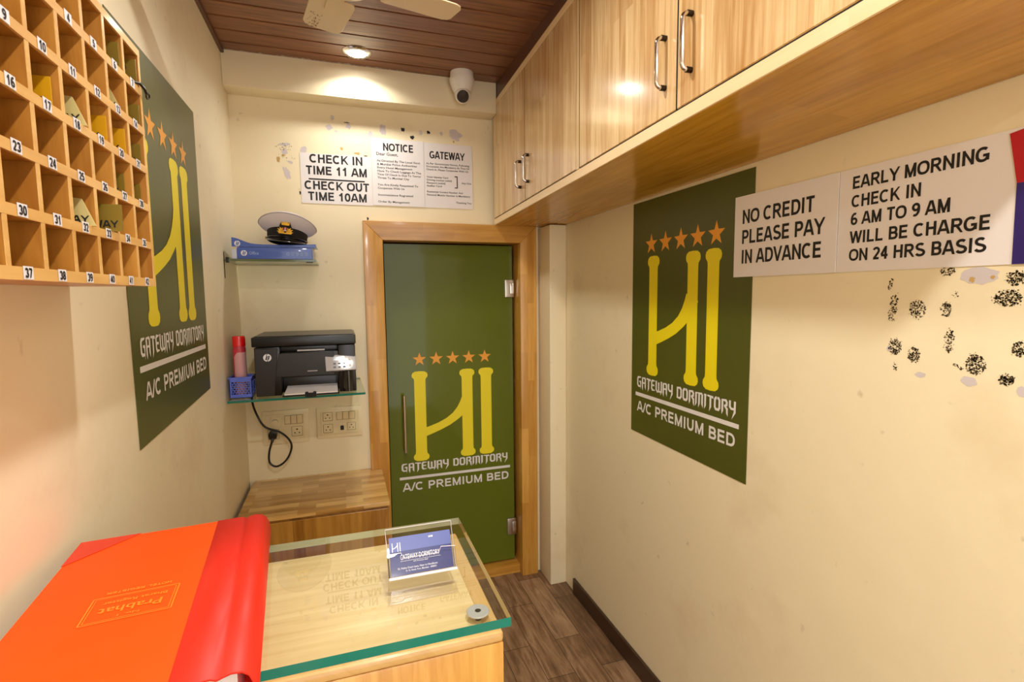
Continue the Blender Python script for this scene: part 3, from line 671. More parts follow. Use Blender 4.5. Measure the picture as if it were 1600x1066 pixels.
b = MB(); cabox(b, 0, 1, .012, 1, 0, .050); o = b.build('bottom_panel', 'panel_y', t, bevel=.001, seg=1)
b = MB(); cabox(b, 0, 1, .0, .0115, 0, .050); o = b.build('bottom_edge_strip', 'lip', t, bevel=.001, seg=1)
b = MB(); cabox(b, 0, 1, .0, 1, .957, 1.0); b.build('top_panel', 'lip', t, bevel=.001, seg=1)
yv = lambda y: (2.332-y)/(2.332-.385)
for y0, y1, hy, z0, z1 in ((2.328, 1.8830, 1.930, 1.840, 1.937), (1.8790, 1.4150, 1.838, 1.843, 1.939), (1.3890, .9230, .961, 1.852, 1.952), (.9190, .450, .874, 1.854, 1.958)):
    b = MB(); cabox(b, yv(y0), yv(y1), 0, .052, .056, .952); o = b.build('door', 'door_wood', t, bevel=.0015, seg=1)
    p = cabp(yv(hy), 0, 0); x = p.x
    r = .012; P = [(x+.002, hy, z1)]
    for a in range(0, 91, 15):
        q = math.radians(a); P.append((x-.022+r-r*math.sin(q), hy, z1-r+r*math.cos(q)))
    for a in range(0, 91, 15):
        q = math.radians(a); P.append((x-.022+r-r*math.cos(q), hy, z0+r-r*math.sin(q)))
    P.append((x+.002, hy, z0))
    hn = MB().tube(P, .0046, 12).build('handle', 'chrome', o, smooth=True); meta(hn, 'chrome bow handle')
    for zz in (z0, z1):
        MB().tube([(x+.002, hy, zz), (x-.012, hy, zz)], .0058, 12).build('handle_socket', 'dark_steel', hn, smooth=True)
b = MB(); cabox(b, yv(1.4120), yv(1.3920), .0, .06, .052, .955); b.build('stile', 'door_wood', t)
b = MB(); cabox(b, yv(.447), yv(.385), .0, .06, .052, .955); b.build('end_panel', 'door_wood', t)
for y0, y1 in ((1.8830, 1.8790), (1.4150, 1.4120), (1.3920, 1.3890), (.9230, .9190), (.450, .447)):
    b = MB(); cabox(b, yv(y0), yv(y1), .0012, .05, .056, .952); b.build('gap_shade', 'dark', t)  # dark strip paints the shadow line between doors
b = MB(); cabox(b, yv(2.328), yv(.45), .006, .05, .0495, .0565); b.build('gap_shade', 'dark', t)  # same painted shade along the gap under the doors

# ================================================================== POSTERS
def poster(name, label, mp, corners, **kw):
    t = thing(name, label, 'poster', mp(*[sum(c[i] for c in corners)/4 for i in (0, 1)]))
    q = [mp(*c) for c in corners]
    b = MB(); b.prism(q, mp.n*.0012); b.build('sheet', 'green', t)
    logo_set(t, mp.lift(.0017), **kw)
    return t
# right wall: x' = -y, so the text reads towards the camera
poster('wall_poster', 'green monogram poster on right wall, half under the pay in advance sheet', mpR, [(-1.632, .920), (-1.062, .912), (-1.062, 1.738), (-1.632, 1.738)],
       stars=[-1.517+.0795*k for k in range(5)], sz=1.588, sr=.036, bars=(-1.502, -1.297, -1.208), ztop=1.548, zbot=1.140, bw=.050,
       tx0=-1.594, tx1=-1.102, gz=1.108, gh=.037, lz=1.061, az=1.000, ah=.037, ax0=-1.592, ax1=-1.104)
poster('wall_poster', 'green monogram poster on left wall, partly behind the pigeonhole rack', mpL, [(1.200, 1.116), (1.792, 1.142), (1.796, 1.973), (1.186, 1.966)],
       stars=[1.312+.085*k for k in range(5)], sz=1.815, sr=.037, bars=(1.335, 1.557, 1.644), ztop=1.778, zbot=1.360, bw=.056,
       tx0=1.238, tx1=1.752, gz=1.322, gh=.038, lz=1.276, az=1.208, ah=.038, ax0=1.250, ax1=1.758)

# ================================================================== PRINTED SHEETS
def sheet(name, label, mp, x0, x1, z0, z1, cat='notice', th=.0016, lift=0.0):
    t = thing(name, label, cat, mp((x0+x1)/2, (z0+z1)/2))
    b = MB(); m = mp.lift(lift); b.prism([m(x0, z0), m(x1, z0), m(x1, z1), m(x0, z1)], mp.n*th)
    b.build('laminated_sheet', 'paper', t)
    return t, mp.lift(lift+th+.0004)
# back wall
t, m = sheet('notice_sheet', 'white landscape sheet reading CHECK IN TIME 11 AM', mpB, -.143, .1465, 1.816, 2.022)
b = MB()
for s, f, w, h in (('CHECK IN', .20, .215, .0355), ('TIME 11 AM', .435, .248, .0355), ('CHECK OUT', .735, .262, .0355), ('TIME 10AM', .955, .240, .0355)):
    b = MB(); text(b, s, m, .002-w/2, 2.022-.206*f+.003, w, h); b.build('lettering', 'ink', t)
b = MB(); b.face([m(-.112, 1.9135), m(.115, 1.9135), m(.115, 1.9195), m(-.112, 1.9195)])
b.build('rule', 'ink', t)
t, m = sheet('notice_sheet', 'white portrait sheet headed NOTICE with a letter to guests', mpB, .1475, .3735, 1.819, 2.106, lift=.0012)
b = MB(); text(b, 'NOTICE', m, .196, 2.054, .132, .033)
b.build('heading', 'ink', t)
b = MB(); small_text(b, 'Dear Guest,', m, .166, 2.034, .094, .013); b.build('text_line', 'ink', t)
for i, (s, w) in enumerate([('As Directed By The Local Govt', .187), ('& Mumbai Police Authorities', .172), ('Every Hotel Management', .152), ('Have To Check Luggage At The', .19), ('Time Of Check In Due To Terror', .19), ('Threat To Mumbai City', .137), ('', 0), ('You Are Kindly Requested To', .176), ('Cooperate With Us', .115), ('', 0), ('Inconvenience Regretted', .152), ('', 0), ('Order By Management', .137)]):
    if s:
        b = MB(); small_text(b, s, m, .169, 2.007-.0146*i, w, .0085); b.build('text_line', 'ink', t)
t, m = sheet('notice_sheet', 'white portrait sheet headed GATEWAY listing identity cards', mpB, .3745, .596, 1.819, 2.104)
b = MB(); text(b, 'GATEWAY', m, .400, 2.036, .160, .033)
b.build('heading', 'ink', t)
b = MB()
for s, z, w, x in (('As Per Government Norms, Following', 2.010, .198, .384), ('Documents Are Mandatory At Time Of', 1.997, .198, .384), ('Check In, Please Cooperate With Us', 1.984, .192, .384), ('Voter Identity Card', 1.951, .098, .384), ('Driving License (valid)', 1.938, .115, .384), ('Passport (valid)', 1.925, .085, .384), ('Aadhar Card', 1.912, .068, .384), ('Any One', 1.931, .045, .545), ('Residential Contact Number And', 1.886, .165, .384), ('Personal Mobile Number Is Mandatory', 1.872, .2, .384), ('Thanking You', 1.842, .072, .517)):
    b = MB(); small_text(b, s, m, x, z, w, .0080); b.build('text_line', 'ink', t)
b = MB(); ribbon(b, [(.512, 1.962), (.524, 1.962), (.524, 1.912), (.512, 1.912)], .0022, m); b.build('bracket_mark', 'ink', t)
# right wall (x' = -y)
t, m = sheet('notice_sheet', 'white sheet reading NO CREDIT PLEASE PAY IN ADVANCE', mpR, -1.127, -.8275, 1.463, 1.672, lift=.0016)
b = MB()
for s, z, w in (('NO CREDIT', 1.600, .216), ('PLEASE PAY', 1.5485, .242), ('IN ADVANCE', 1.4975, .238)):
    b = MB(); text(b, s, m, -1.100, z, w, .0355, h2=.108); b.build('lettering', 'ink', t)
t, m = sheet('notice_sheet', 'white sheet about EARLY MORNING CHECK IN charges beside red poster', mpR, -.8265, -.521, 1.463, 1.672)
b = MB()
for s, z, w in (('EARLY MORNING', 1.631, .235), ('CHECK IN', 1.5935, .134), ('6 AM TO 9 AM', 1.558, .183), ('WILL BE CHARGE', 1.521, .243), ('ON 24 HRS BASIS', 1.485, .239)):
    b = MB(); text(b, s, m, -.798, z, w, .0248, h2=.108); b.build('lettering', 'ink', t)
# red and blue poster at the right edge
t = thing('printed_poster', 'red and dark blue poster overlapping the early morning sheet', 'poster', mpR(-.43, 1.57))
mq = mpR.lift(.0022)
b = MB(); b.prism([mq(-.523, 1.463), mq(-.33, 1.463), mq(-.33, 1.585), mq(-.5245, 1.588)], mq.n*.001); b.build('lower_panel', 'poster_blue', t)
b = MB(); b.prism([mq(-.5245, 1.588), mq(-.33, 1.585), mq(-.33, 1.70), mq(-.538, 1.666)], mq.n*.001); b.build('upper_panel', 'poster_red', t)

# ================================================================== PIGEONHOLE RACK
RX, RB = -.285, XL+.001
RY0, RP = .5255, .0636
RZ0, RZ1 = 1.4425, 1.806
RQ = (RZ1-.009-RZ0)/6
t = thing('pigeonhole_rack', 'wooden key rack of numbered pigeonholes high on left wall', 'rack', (XL, .75, RZ0))
b = MB(); b.box(RB, RB+.006, RY0-.004, RY0+7*RP+.004, RZ0, RZ1); b.build('back_panel', 'rack', t)
for r in range(7):
    z = RZ0+RQ*r
    b = MB(); b.box(RB+.006, RX-.003, RY0-.003, RY0+7*RP+.003, z, z+.0085); o = b.build('shelf_board', 'rack', t)
    e = MB(); e.box(RX-.003, RX, RY0-.004, RY0+7*RP+.004, z-.0005, z+.0105 if r else z+.012); e.build('edging', 'rack_edge', o)
for c in range(8):
    y = RY0+RP*c
    for r in range(6):
        z = RZ0+RQ*r
        b = MB(); b.box(RB+.006, RX-.001, y-.003, y+.003, z+.0086, z+RQ-.0001); o = b.build('divider', ['rack'], t)
        e = MB(); e.box(RX-.001, RX-.0002, y-.0034, y+.0034, z+.0105, z+RQ-.0005); e.build('edging', 'rack_edge', o)
mpK = Map((RX, 0, 0), (0, 1, 0), (0, 0, 1), (1, 0, 0)).lift(.0004)
for r in range(6):           # r=0 bottom row, numbers 36-42
    for c in range(7):
        num = str(36-7*r+c); yc = RY0+RP*(c+.5)-.004; z = RZ0+RQ*r
        m = mpK
        b = MB(); b.face([m(yc-.0085, z+.0002), m(yc+.0085, z+.0002), m(yc+.0085, z+.0128), m(yc-.0085, z+.0128)], 0)
        wn = .0125 if len(num) == 2 else .006
        text(b, num, m.lift(.0003), yc-wn/2, z+.0018, wn, .0094, 1, .12)
        b.build('number_label', ['label', 'ink'], t)
# key tags leaning in the compartments
def key_tag(num, mname, txt, label, y_off, x0, x1, zh, tilt=0.0, top=None, two=None):
    n = int(num)-1; r = 5-n//7; c = n % 7
    yp = RY0+RP*(c+1)-.004-y_off; z = RZ0+RQ*r+(.0105 if r else .0122)
    t = thing('key_tag', label, 'key tag', ((x0+x1)/2, yp, z), 'key tags in the pigeonhole rack')
    up = Vector((0, tilt, 1)).normalized()
    o = Vector((x0, yp-.0045-max(0, -tilt)*0-abs(tilt)*zh, z)); rt = Vector((x1-x0, 0, 0))
    m = Map(o, rt.normalized(), up, Vector((0, -1, tilt)).normalized()); w = x1-x0
    pp = [(0, 0), (w, 0), (w, zh), (0, zh)] if not top else [(0, 0), (w, 0), (w*.80, zh*.96), (w*.62, zh), (0, zh)]
    b = MB(); b.prism([m(*p) for p in pp], -m.n*.0025); b.build('plate', mname, t)
    m2 = m.lift(.0004); b = MB()
    for s, fx0, fx1, fz, fh in txt:
        text(b, s, m2, w*fx0, zh*fz, w*(fx1-fx0), zh*fh, 0, .12)
    b.build('lettering', 'ink', t)
    return t
G1 = [('GATEWAY', -.0+.02, .90, .12, .24)]
key_tag(17, 'mustard_tag', G1, 'mustard yellow key tag in the compartment over number 17', .001, -.376, -.2915, .034)
key_tag(18, 'pale_tag', G1, 'shiny pale brass key tag leaning out over number 18', .006, -.352, -.2815, .035, .12, True)
key_tag(19, 'mustard_tag', G1, 'mustard yellow key tag in the compartment over number 19', .001, -.370, -.2875, .034)
key_tag(20, 'mustard_tag', G1, 'bright mustard key tag in the compartment over number 20', .002, -.366, -.2875, .036)
key_tag(13, 'pale_tag', G1, 'pale brass key tag in the compartment over number 13', .004, -.358, -.2872, .034, .05, True)
key_tag(6, 'olive_tag', G1, 'olive brass key tag standing in the compartment over number 6', .002, -.362, -.2872, .037)
t = key_tag(7, 'olive_tag', [('70', .58, .84, .55, .26)], 'olive brass key tag marked 70 in the top corner compartment', .002, -.362, -.2868, .040)
key_tag(14, 'olive_tag', G1, 'olive brass key tag in the compartment over number 14', .002, -.360, -.2868, .032)
key_tag(21, 'olive_tag', G1, 'dim olive key tag in the compartment over number 21', .002, -.366, -.2885, .032)
key_tag(27, 'olive_tag', G1, 'olive key tag in the compartment over number 27', .002, -.366, -.2925, .032)
key_tag(28, 'olive_tag', G1, 'olive key tag in the compartment over number 28', .002, -.364, -.2925, .030)
key_tag(32, 'pale_tag', G1, 'pale brass key tag with clipped corner over number 32', .006, -.350, -.281, .034, .10, True)
key_tag(33, 'olive_tag', [('GATEWAY', .02, .93, .14, .26), ('33', .36, .60, .56, .30)], 'olive brass key tag marked 3 standing across the compartment over 33', .018, -.340, -.272, .035)
key_tag(36, 'mustard_tag', G1, 'mustard key tag in the first compartment over number 36', .002, -.362, -.2885, .032)
# key ring hanging over the edge of compartment 7
t = thing('key_ring', 'black key ring hooked over the rack edge beside number 7', 'key ring', (RX+.004, RY0+7*RP-.006, 1.745))
z7 = RZ0+RQ*5+.011; y7 = RY0+7*RP
b = MB(); b.tube([(RX-.008, y7-.022, z7+.003), (RX+.003, y7-.013, z7+.0035), (RX+.006, y7-.004, z7-.001), (RX+.006, y7+.004, z7-.006)], .0022, 8); b.build('strap', 'black', t, smooth=True)
b = MB(); P = [(RX+.006+.001*math.sin(a), y7+.009+.0065*math.cos(a), z7-.007+.004*math.sin(a)) for a in [i*2*math.pi/18 for i in range(19)]]
b.tube(P, .0013, 8, caps=False); b.build('split_ring', 'dark_steel', t, smooth=True)

# ================================================================== COUNTER
CX1, CY0, CY1, CZ = .190, .622, .924, .974
t = thing('reception_counter', 'wooden reception counter with pale top under thick glass', 'counter', (-.1, .77, 0))
b = MB(); b.box(XL+.002, CX1, CY0, CY1, 0, CZ-.016); b.build('body', 'counter', t, bevel=.003)
b = MB(); b.box(XL+.002, CX1-.0005, CY0-.002, CY1, CZ-.0158, CZ-.001); b.build('rounded_edge', 'counter_strip', t, bevel=.006, seg=4)
b = MB(); b.box(XL+.006, CX1-.024, CY0+.006, CY1-.006, CZ-.001, CZ+.0002); b.build('top_panel', 'counter_top', t)
b = MB(); b.box(CX1-.0238, CX1-.004, CY0+.006, CY1-.006, CZ-.001, CZ+.0003); b.build('edge_strip', 'counter_strip', t)
t = thing('protective_glass', 'thick clear glass top with teal edge on the reception counter', 'glass', (-.1, .77, .988))
b = MB(); b.box(XL+.004, .196, .608, .928, .9875, 1.0, 1, 0); b.m[3] = 2; b.m[4] = 2  # right and far edges paler: view-angle look put into their colour
b.build('glass_slab', ['glass', 'teal_edge', 'pale_edge'], t)
for (x, y) in ((.163, .655), (.152, .895), (-.33, .655), (-.33, .895)):
    b = MB(); b.lathe([(.0, 0), (.0150, 0), (.0160, .0015), (.0150, .0028), (.0, .0028)], (x, y, .9845), n=30); o = b.build('spacer_disc', 'disc', t, smooth=True)
    b = MB(); b.lathe([(.0, 0), (.0042, 0), (.0042, .0128), (.0, .0128)], (x, y, CZ+.0006), n=18); b.build('spacer_pin', 'dark_gray', o, smooth=True)

# register book
BR = Vector((-.133, .921, 0)); an = math.radians(5.2)
ex = Vector((-math.cos(an), -math.sin(an), 0)); ey = Vector((math.sin(an), -math.cos(an), 0))   # ex: spine to fore-edge, ey: towards the camera
bz0, bz1 = 1.0008, 1.0605
def bp(u, v, z): return BR+ex*u+ey*v+Vector((0, 0, z))
t = thing('register_book', 'thick orange red hotel register with gold stamp lying on the counter', 'book', (-.24, .73, bz0))
BWD, BLN = .250, .392
def slab(mb, u0, u1, v0, v1, z0, z1, mi=0):
    mb.hexa([bp(u, v, z) for z in (z0, z1) for u, v in ((u0, v0), (u0, v1), (u1, v1), (u1, v0))], mi)
b = MB(); slab(b, .014, BWD-.006, .007, BLN-.007, bz0+.0035, bz1-.0035); b.build('page_block', 'pages', t)
b = MB(); slab(b, .040, BWD, 0, BLN, bz1-.0032, bz1); cv = b.build('front_cover', 'book', t, bevel=.0012)
b = MB(); slab(b, .030, BWD, 0, BLN, bz0, bz0+.0032); b.build('back_cover', 'book', t, bevel=.0012)
prof = []
for (u, z) in ((.072, bz1+.0004), (.046, bz1+.0005), (.036, bz1+.0003), (.031, bz1-.0022), (.026, bz1-.0005), (.018, bz1+.0012), (.008, bz1-.0005), (.001, bz1-.006), (-.003, bz1-.016), (-.0045, (bz0+bz1)/2), (-.003, bz0+.016), (.001, bz0+.006), (.008, bz0+.001), (.03, bz0)):
    prof.append((u, z))
b = MB()
for (u0, z0), (u1, z1) in zip(prof, prof[1:]):
    b.face([bp(u0, -.0005, z0), bp(u0, BLN+.0005, z0), bp(u1, BLN+.0005, z1), bp(u1, -.0005, z1)])
sp = b.build('spine', 'book_spine', t, smooth=True)
md = sp.modifiers.new('thick', 'SOLIDIFY'); md.thickness = .0028; md.offset = -1
b = MB(); zt = bz1+.0004
b.prism([bp(BWD+.0004, -.0004, zt), bp(BWD-.075, -.0004, zt), bp(BWD+.0004, .075, zt)], (0, 0, .0004)); b.build('corner_cloth', 'book_corner', t)
b = MB(); b.prism([bp(BWD+.0004, BLN+.0004, zt), bp(BWD+.0004, BLN-.075, zt), bp(BWD-.075, BLN+.0004, zt)], (0, 0, .0004)); b.build('corner_cloth', 'book_corner', t)
# gold stamp: reads from the far side of the counter
mpK2 = Map(bp(.100, .235, bz1+.0008), ex, ey, (0, 0, 1))
b = MB()
def rect_line(mb, m, x0, x1, y0, y1, h):
    ribbon(mb, [(x0, y0), (x1, y0)], h, m); ribbon(mb, [(x0, y1), (x1, y1)], h, m); ribbon(mb, [(x0, y0), (x0, y1)], h, m); ribbon(mb, [(x1, y0), (x1, y1)], h, m)
rect_line(b, mpK2, -.006, .082, -.046, .010, .0007); rect_line(b, mpK2, -.003, .079, -.043, .007, .0004)
small_text(b, 'Prabhat', mpK2, .006, -.020, .064, .013)
text(b, 'HOTEL REGISTER', mpK2, .004, -.058, .068, .0055)
small_text(b, 'Bharat Register', mpK2, .004, -.034, .066, .006)
small_text(b, 'No. 1', mpK2, .026, -.001, .022, .004)
b.build('gold_stamp', 'book_gold', t)

# business card holder and cards
hx0, hx1 = .050, .1525
hy0, hy1 = .742, .800       # front foot and leaning back
t = thing('card_holder', 'clear acrylic business card holder standing on the glass counter top', 'card holder', (.1, .75, 1.0003))
hz = 1.0004
ln = Vector((0, .52, .85)).normalized()      # leaning direction of the back plate
fn = Vector((0, -.85, .52))
def hp(x, a, d=0): return Vector((x, .746, hz))+ln*a+fn*d
b = MB(); b.prism([hp(hx0, .004), hp(hx1, .004), hp(hx1, .074), hp(hx0, .074)], fn*-.002); b.build('back_plate', ['acrylic'], t)
b = MB(); b.prism([hp(hx0, .004, .012), hp(hx1, .004, .012), hp(hx1, .034, .012), hp(hx1-.022, .036, .012), hp(hx1-.026, .028, .012), hp(hx0+.024, .028, .012), hp(hx0+.020, .036, .012), hp(hx0, .036, .012)], fn*.0018); b.build('front_plate', ['acrylic'], t)
b = MB(); b.prism([hp(hx0, 0, -.002), hp(hx1, 0, -.002), hp(hx1, 0, .014), hp(hx0, 0, .014)], ln*.0038); b.build('ledge', ['acrylic_edge'], t, bevel=.0008, seg=1)
for x in (hx0, hx1-.0016):
    b = MB(); b.prism([hp(x, .002, -.002), hp(x, .002, .014), hp(x, .036, .014), hp(x, .074, -.0005), hp(x, .074, -.002)], (.0016, 0, 0)); b.build('side_wall', ['acrylic'], t)
b = MB(); b.tube([hp(hx0, .036, .0145), hp(hx0, .0735, -.001), hp(hx1, .0735, -.001), hp(hx1, .004, -.001)], .0007, 6); b.tube([hp(hx0, .036, .0140), hp(hx0+.020, .036, .0140), hp(hx0+.024, .028, .0140), hp(hx1-.026, .028, .0140), hp(hx1-.022, .036, .0140), hp(hx1, .034, .0140)], .0005, 6)
b.build('bright_edge', ['acrylic_edge'], t, smooth=True)
t = thing('business_card', 'blue business card reading GATEWAY DORMITORY in the clear holder', 'card', (.1, .75, 1.004))
cx0, cx1 = hx0+.004, hx1-.004
b = MB(); b.prism([hp(cx0, .005, .004), hp(cx1, .005, .004), hp(cx1, .060, .002), hp(cx0, .060, .002)], fn*.0015); b.build('card_stock', 'card_blue', t)
mc = Map(hp(cx0, .005, .0060), (1, 0, 0), (hp(0, .060, .0040)-hp(0, .005, .0060)).normalized(), fn)
b = MB(); b.face([mc(0, .034), mc(.094, .034), mc(.094, .055), mc(0, .055)], 0); b.build('lighter_band', 'card_light', t)
mc2 = mc.lift(.0003); b = MB()
small_text(b, 'GATEWAY DORMITORY', mc2, .015, .0215, .060, .0075, bold=.0)
ribbon(b, [(.015, .0195), (.076, .0195)], .00022, mc2)
small_text(b, 'A/C Premium Bed', mc2, .034, .0165, .022, .0018); small_text(b, '32, Police Court Lane, Near to Handloom', mc2, .010, .0085, .060, .0026)
small_text(b, 'D. N. Road, Fort, Mumbai - 400001', mc2, .022, .0045, .046, .0024)
text(b, 'MOB', mc2, .060, .048, .007, .0026)
for bxx in (.0045, .0125, .0160): ribbon(b, [(bxx, .034), (bxx, .047)], .0006, mc2)
ribbon(b, [(.0045, .0385), (.009, .040), (.0125, .0435)], .0005, mc2)
b.build('print', 'white_print', t)

# ================================================================== LOW CUPBOARD IN THE BACK CORNER
t = thing('low_cupboard', 'low wooden cupboard with block pattern top in the back corner', 'cupboard', (-.12, 2.15, 0))
b = MB(); b.box(-.384, .146, 1.948, 2.335, .622, .640); b.box(-.384, .098, 2.335, 2.362, .622, .640)
b.build('top', 'cup_top', t, bevel=.003)
b = MB(); b.box(-.384, .140, 1.962, 2.330, .0, .6215); b.build('carcass', 'cup_front', t)
b = MB(); b.box(-.380, .138, 1.950, 1.9615, .06, .612); b.build('door_panel', 'cup_front', t, bevel=.0015, seg=1)

# ================================================================== GLASS SHELF, PRINTER, CAN
SZ = 1.0615
t = thing('glass_shelf', 'green edged glass shelf carrying the printer on the back wall', 'shelf', (-.16, 2.17, SZ))
b = MB(); b.hexa([(-.392, 1.978, SZ-.008), (.072, 1.980, SZ-.008), (.064, YB-.012, SZ-.008), (-.392, YB-.012, SZ-.008), (-.392, 1.978, SZ), (.072, 1.980, SZ), (.064, YB-.012, SZ), (-.392, YB-.012, SZ)], 1, 0)
b.build('glass_plate', ['glass_green', 'teal_edge'], t)
for x in (-.33, .03):
    MB().box(x-.008, x+.008, 2.30, YB, SZ-.022, SZ-.0085).build('bracket', 'steel', t, bevel=.002)

px0, px1, py0, py1, pz0 = -.306, .042, 1.992, 2.262, SZ+.0012
t = thing('laser_printer', 'black multifunction laser printer on the glass shelf', 'printer', (-.13, 2.12, pz0))
b = MB()
b.box(px0+.004, px0+.088, py0+.004, py1, pz0+.004, 1.243)
b.box(px1-.062, px1-.001, py0+.004, py1, pz0+.004, 1.243)
b.box(px0+.088, px1-.062, py0+.004, py1, pz0+.068, 1.222)
b.box(px0+.088, px1-.062, py0+.06, py1, pz0+.004, pz0+.068)
b.box(px0+.088, px1-.062, py0+.03, py1, 1.222, 1.243)
body = b.build('body', 'black', t, bevel=.004)
b = MB(); b.prism([(px0+.006, py0+.004, pz0+.006), (px0+.066, py0+.004, pz0+.006), (px0+.082, py0+.004, 1.240), (px0+.006, py0+.004, 1.240)], (0, -.004, 0)); b.build('front_facet', 'dark_gray', t, bevel=.0015, seg=1)
b = MB(); b.prism([(px0+.068, py0+.003, pz0+.072), (px1-.076, py0+.003, pz0+.072), (px1-.076, py0+.003, 1.220), (px0+.084, py0+.003, 1.220)], (0, -.002, 0)); b.build('front_door', 'dark_gray', t, bevel=.001, seg=1)
b = MB(); b.box(px0-.002, px1+.002, py0-.006, py1+.002, 1.246, 1.2805); lid = b.build('scanner_lid', 'black', t, bevel=.004)
b = MB(); b.box(px0+.006, px1-.006, py0+.004, py1-.006, 1.2806, 1.2835); b.build('lid_inset', 'dark_gray', lid, bevel=.001, seg=1)
b = MB(); b.box(px0+.146, px1-.108, py0-.001, py0+.01, 1.2255, 1.2315); b.build('output_slot_edge', 'panel_gray', t, bevel=.001, seg=1)
# control panel, tilted back to face up
PN = Vector((.041, -.947, .32)).normalized(); PX = Vector((1, .0433, 0)).normalized(); PU = PN.cross(PX)
PU = PU if PU.z > 0 else -PU
def cp(x, a, d=0): return Vector((px1-.05, py0-.014, 1.150))+PX*(x-px1+.05)+PU*a+PN*d
b = MB(); b.prism([cp(px1-.106, 0), cp(px1+.001, 0), cp(px1+.001, .060), cp(px1-.108, .060)], cp(0, 0, -.018)-cp(0, 0)); pan = b.build('control_panel', 'panel_gray', t, bevel=.0015, seg=1)
b = MB(); b.prism([cp(px1-.080, .038, .0004), cp(px1-.040, .038, .0004), cp(px1-.040, .053, .0004), cp(px1-.080, .053, .0004)], cp(0, 0, .0006)-cp(0, 0)); b.build('display', 'lcd', pan)
for i in range(3):
    for j in range(2):
        x = px1-.080+.017*i; a = .010+.013*j
        MB().prism([cp(x, a, .0004), cp(x+.009, a, .0004), cp(x+.009, a+.006, .0004), cp(x, a+.006, .0004)], cp(0, 0, .0012)-cp(0, 0)).build('button', 'dark_gray', pan)
for i in range(2):
    MB().lathe([(.0055, 0), (.0055, .0014), (.004, .002)], cp(px1-.022, .018+.022*i, .0004), cp(0, 0, 1)-cp(0, 0), 20).build('button', 'white_plastic', pan, smooth=True)
# right front column, rounded
b = MB(); b.tube([(px1-.030, py0+.012, pz0+.006), (px1-.030, py0+.012, 1.146)], .020, 24); b.build('rounded_column', 'black_gloss', t, smooth=True)
mpP = Map((0, py0-.0008, 0), (1, 0, 0), (0, 0, 1), (0, -1, 0))
b = MB(); hp_mark(b, -.259, 1.207, .0135, mpP, 0, 1); b.build('round_badge', ['white_print', 'ink'], t)
b = MB(); m = mpP.lift(-.0015); b.face([m(-.128, 1.150), m(-.094, 1.150), m(-.094, 1.1535), m(-.128, 1.1535)]); b.build('model_strip', 'panel_gray', t)
# paper tray
b = MB(); b.hexa([(-.214, py0-.020, pz0+.002), (-.020, py0-.020, pz0+.002), (-.024, py0+.058, pz0+.002), (-.208, py0+.058, pz0+.002), (-.214, py0-.020, pz0+.007), (-.020, py0-.020, pz0+.007), (-.024, py0+.058, pz0+.010), (-.208, py0+.058, pz0+.010)])
tr = b.build('paper_tray', 'black', t, bevel=.001, seg=1)
b = MB(); b.hexa([(-.208, py0-.018, pz0+.0075), (-.026, py0-.018, pz0+.0075), (-.028, py0+.056, pz0+.012), (-.202, py0+.056, pz0+.012), (-.208, py0-.018, pz0+.012), (-.026, py0-.018, pz0+.012), (-.028, py0+.056, pz0+.030), (-.202, py0+.056, pz0+.030)]); b.build('paper_stack', 'paper', tr)
b = MB(); b.prism([(-.138, py0-.024, pz0-.003), (-.100, py0-.024, pz0-.003), (-.100, py0-.024, pz0+.016), (-.108, py0-.024, pz0+.018), (-.112, py0-.024, pz0+.013), (-.126, py0-.024, pz0+.013), (-.130, py0-.024, pz0+.018), (-.138, py0-.024, pz0+.016)], (0, .0035, 0)); b.build('tray_tab', 'black', tr)

# blue basket
bx0, bx1, by0, by1, bz, bh = -.390, -.318, 2.020, 2.096, SZ+.0012, .075
t = thing('plastic_basket', 'small blue perforated plastic basket at left end of printer shelf', 'basket', (-.354, 2.06, bz))
b = MB(); cut = .003
# perforated walls: strips between hole rows leave real openings
def wall(mb, p0, p1):
    p0, p1 = Vector(p0), Vector(p1); d = (p1-p0); L = d.length; d.normalize(); n = Vector((-d.y, d.x, 0))*.0016
    rows = 6; z0, z1 = bz+.012, bz+bh-.016; rh = (z1-z0)/rows; cols = 6; cw = L*.84/cols; s0 = L*.08
    def q(a, b_, z_0, z_1):
        mb.hexa([p0+d*a+Vector((0, 0, z_0)), p0+d*b_+Vector((0, 0, z_0)), p0+d*b_+n+Vector((0, 0, z_0)), p0+d*a+n+Vector((0, 0, z_0)), p0+d*a+Vector((0, 0, z_1)), p0+d*b_+Vector((0, 0, z_1)), p0+d*b_+n+Vector((0, 0, z_1)), p0+d*a+n+Vector((0, 0, z_1))])
    q(0, L, bz, z0); q(0, L, z1, bz+bh); q(0, s0, z0, z1); q(L-s0, L, z0, z1)
    for r in range(rows):
        zz = z0+rh*r; q(s0, L-s0, zz, zz+rh*.24)
        o_ = .5*(r % 2)
        for c in range(cols+1):
            a = s0+cw*(c+o_-.5)-cw*.12; a2 = a+cw*.24
            a = max(s0, a); a2 = min(L-s0, a2)
            if a2 > a: q(a, a2, zz+rh*.24, zz+rh)
wall(b, (bx0, by0, 0), (bx1, by0, 0)); wall(b, (bx1, by0, 0), (bx1, by1, 0)); wall(b, (bx1, by1, 0), (bx0, by1, 0)); wall(b, (bx0, by1, 0), (bx0, by0, 0))
b.box(bx0, bx1, by0, by1, bz, bz+.002)
b.build('perforated_body', 'basket', t, weld=False)
b = MB()
for (a, c) in (((bx0-.002, bx1+.002, by0-.002, by0+.003), 0), ((bx0-.002, bx1+.002, by1-.003, by1+.002), 0), ((bx0-.002, bx0+.003, by0, by1), 0), ((bx1-.003, bx1+.002, by0, by1), 0)):
    b.box(*a, bz+bh-.004, bz+bh+.001)
b.build('rim', 'basket', t, weld=False)
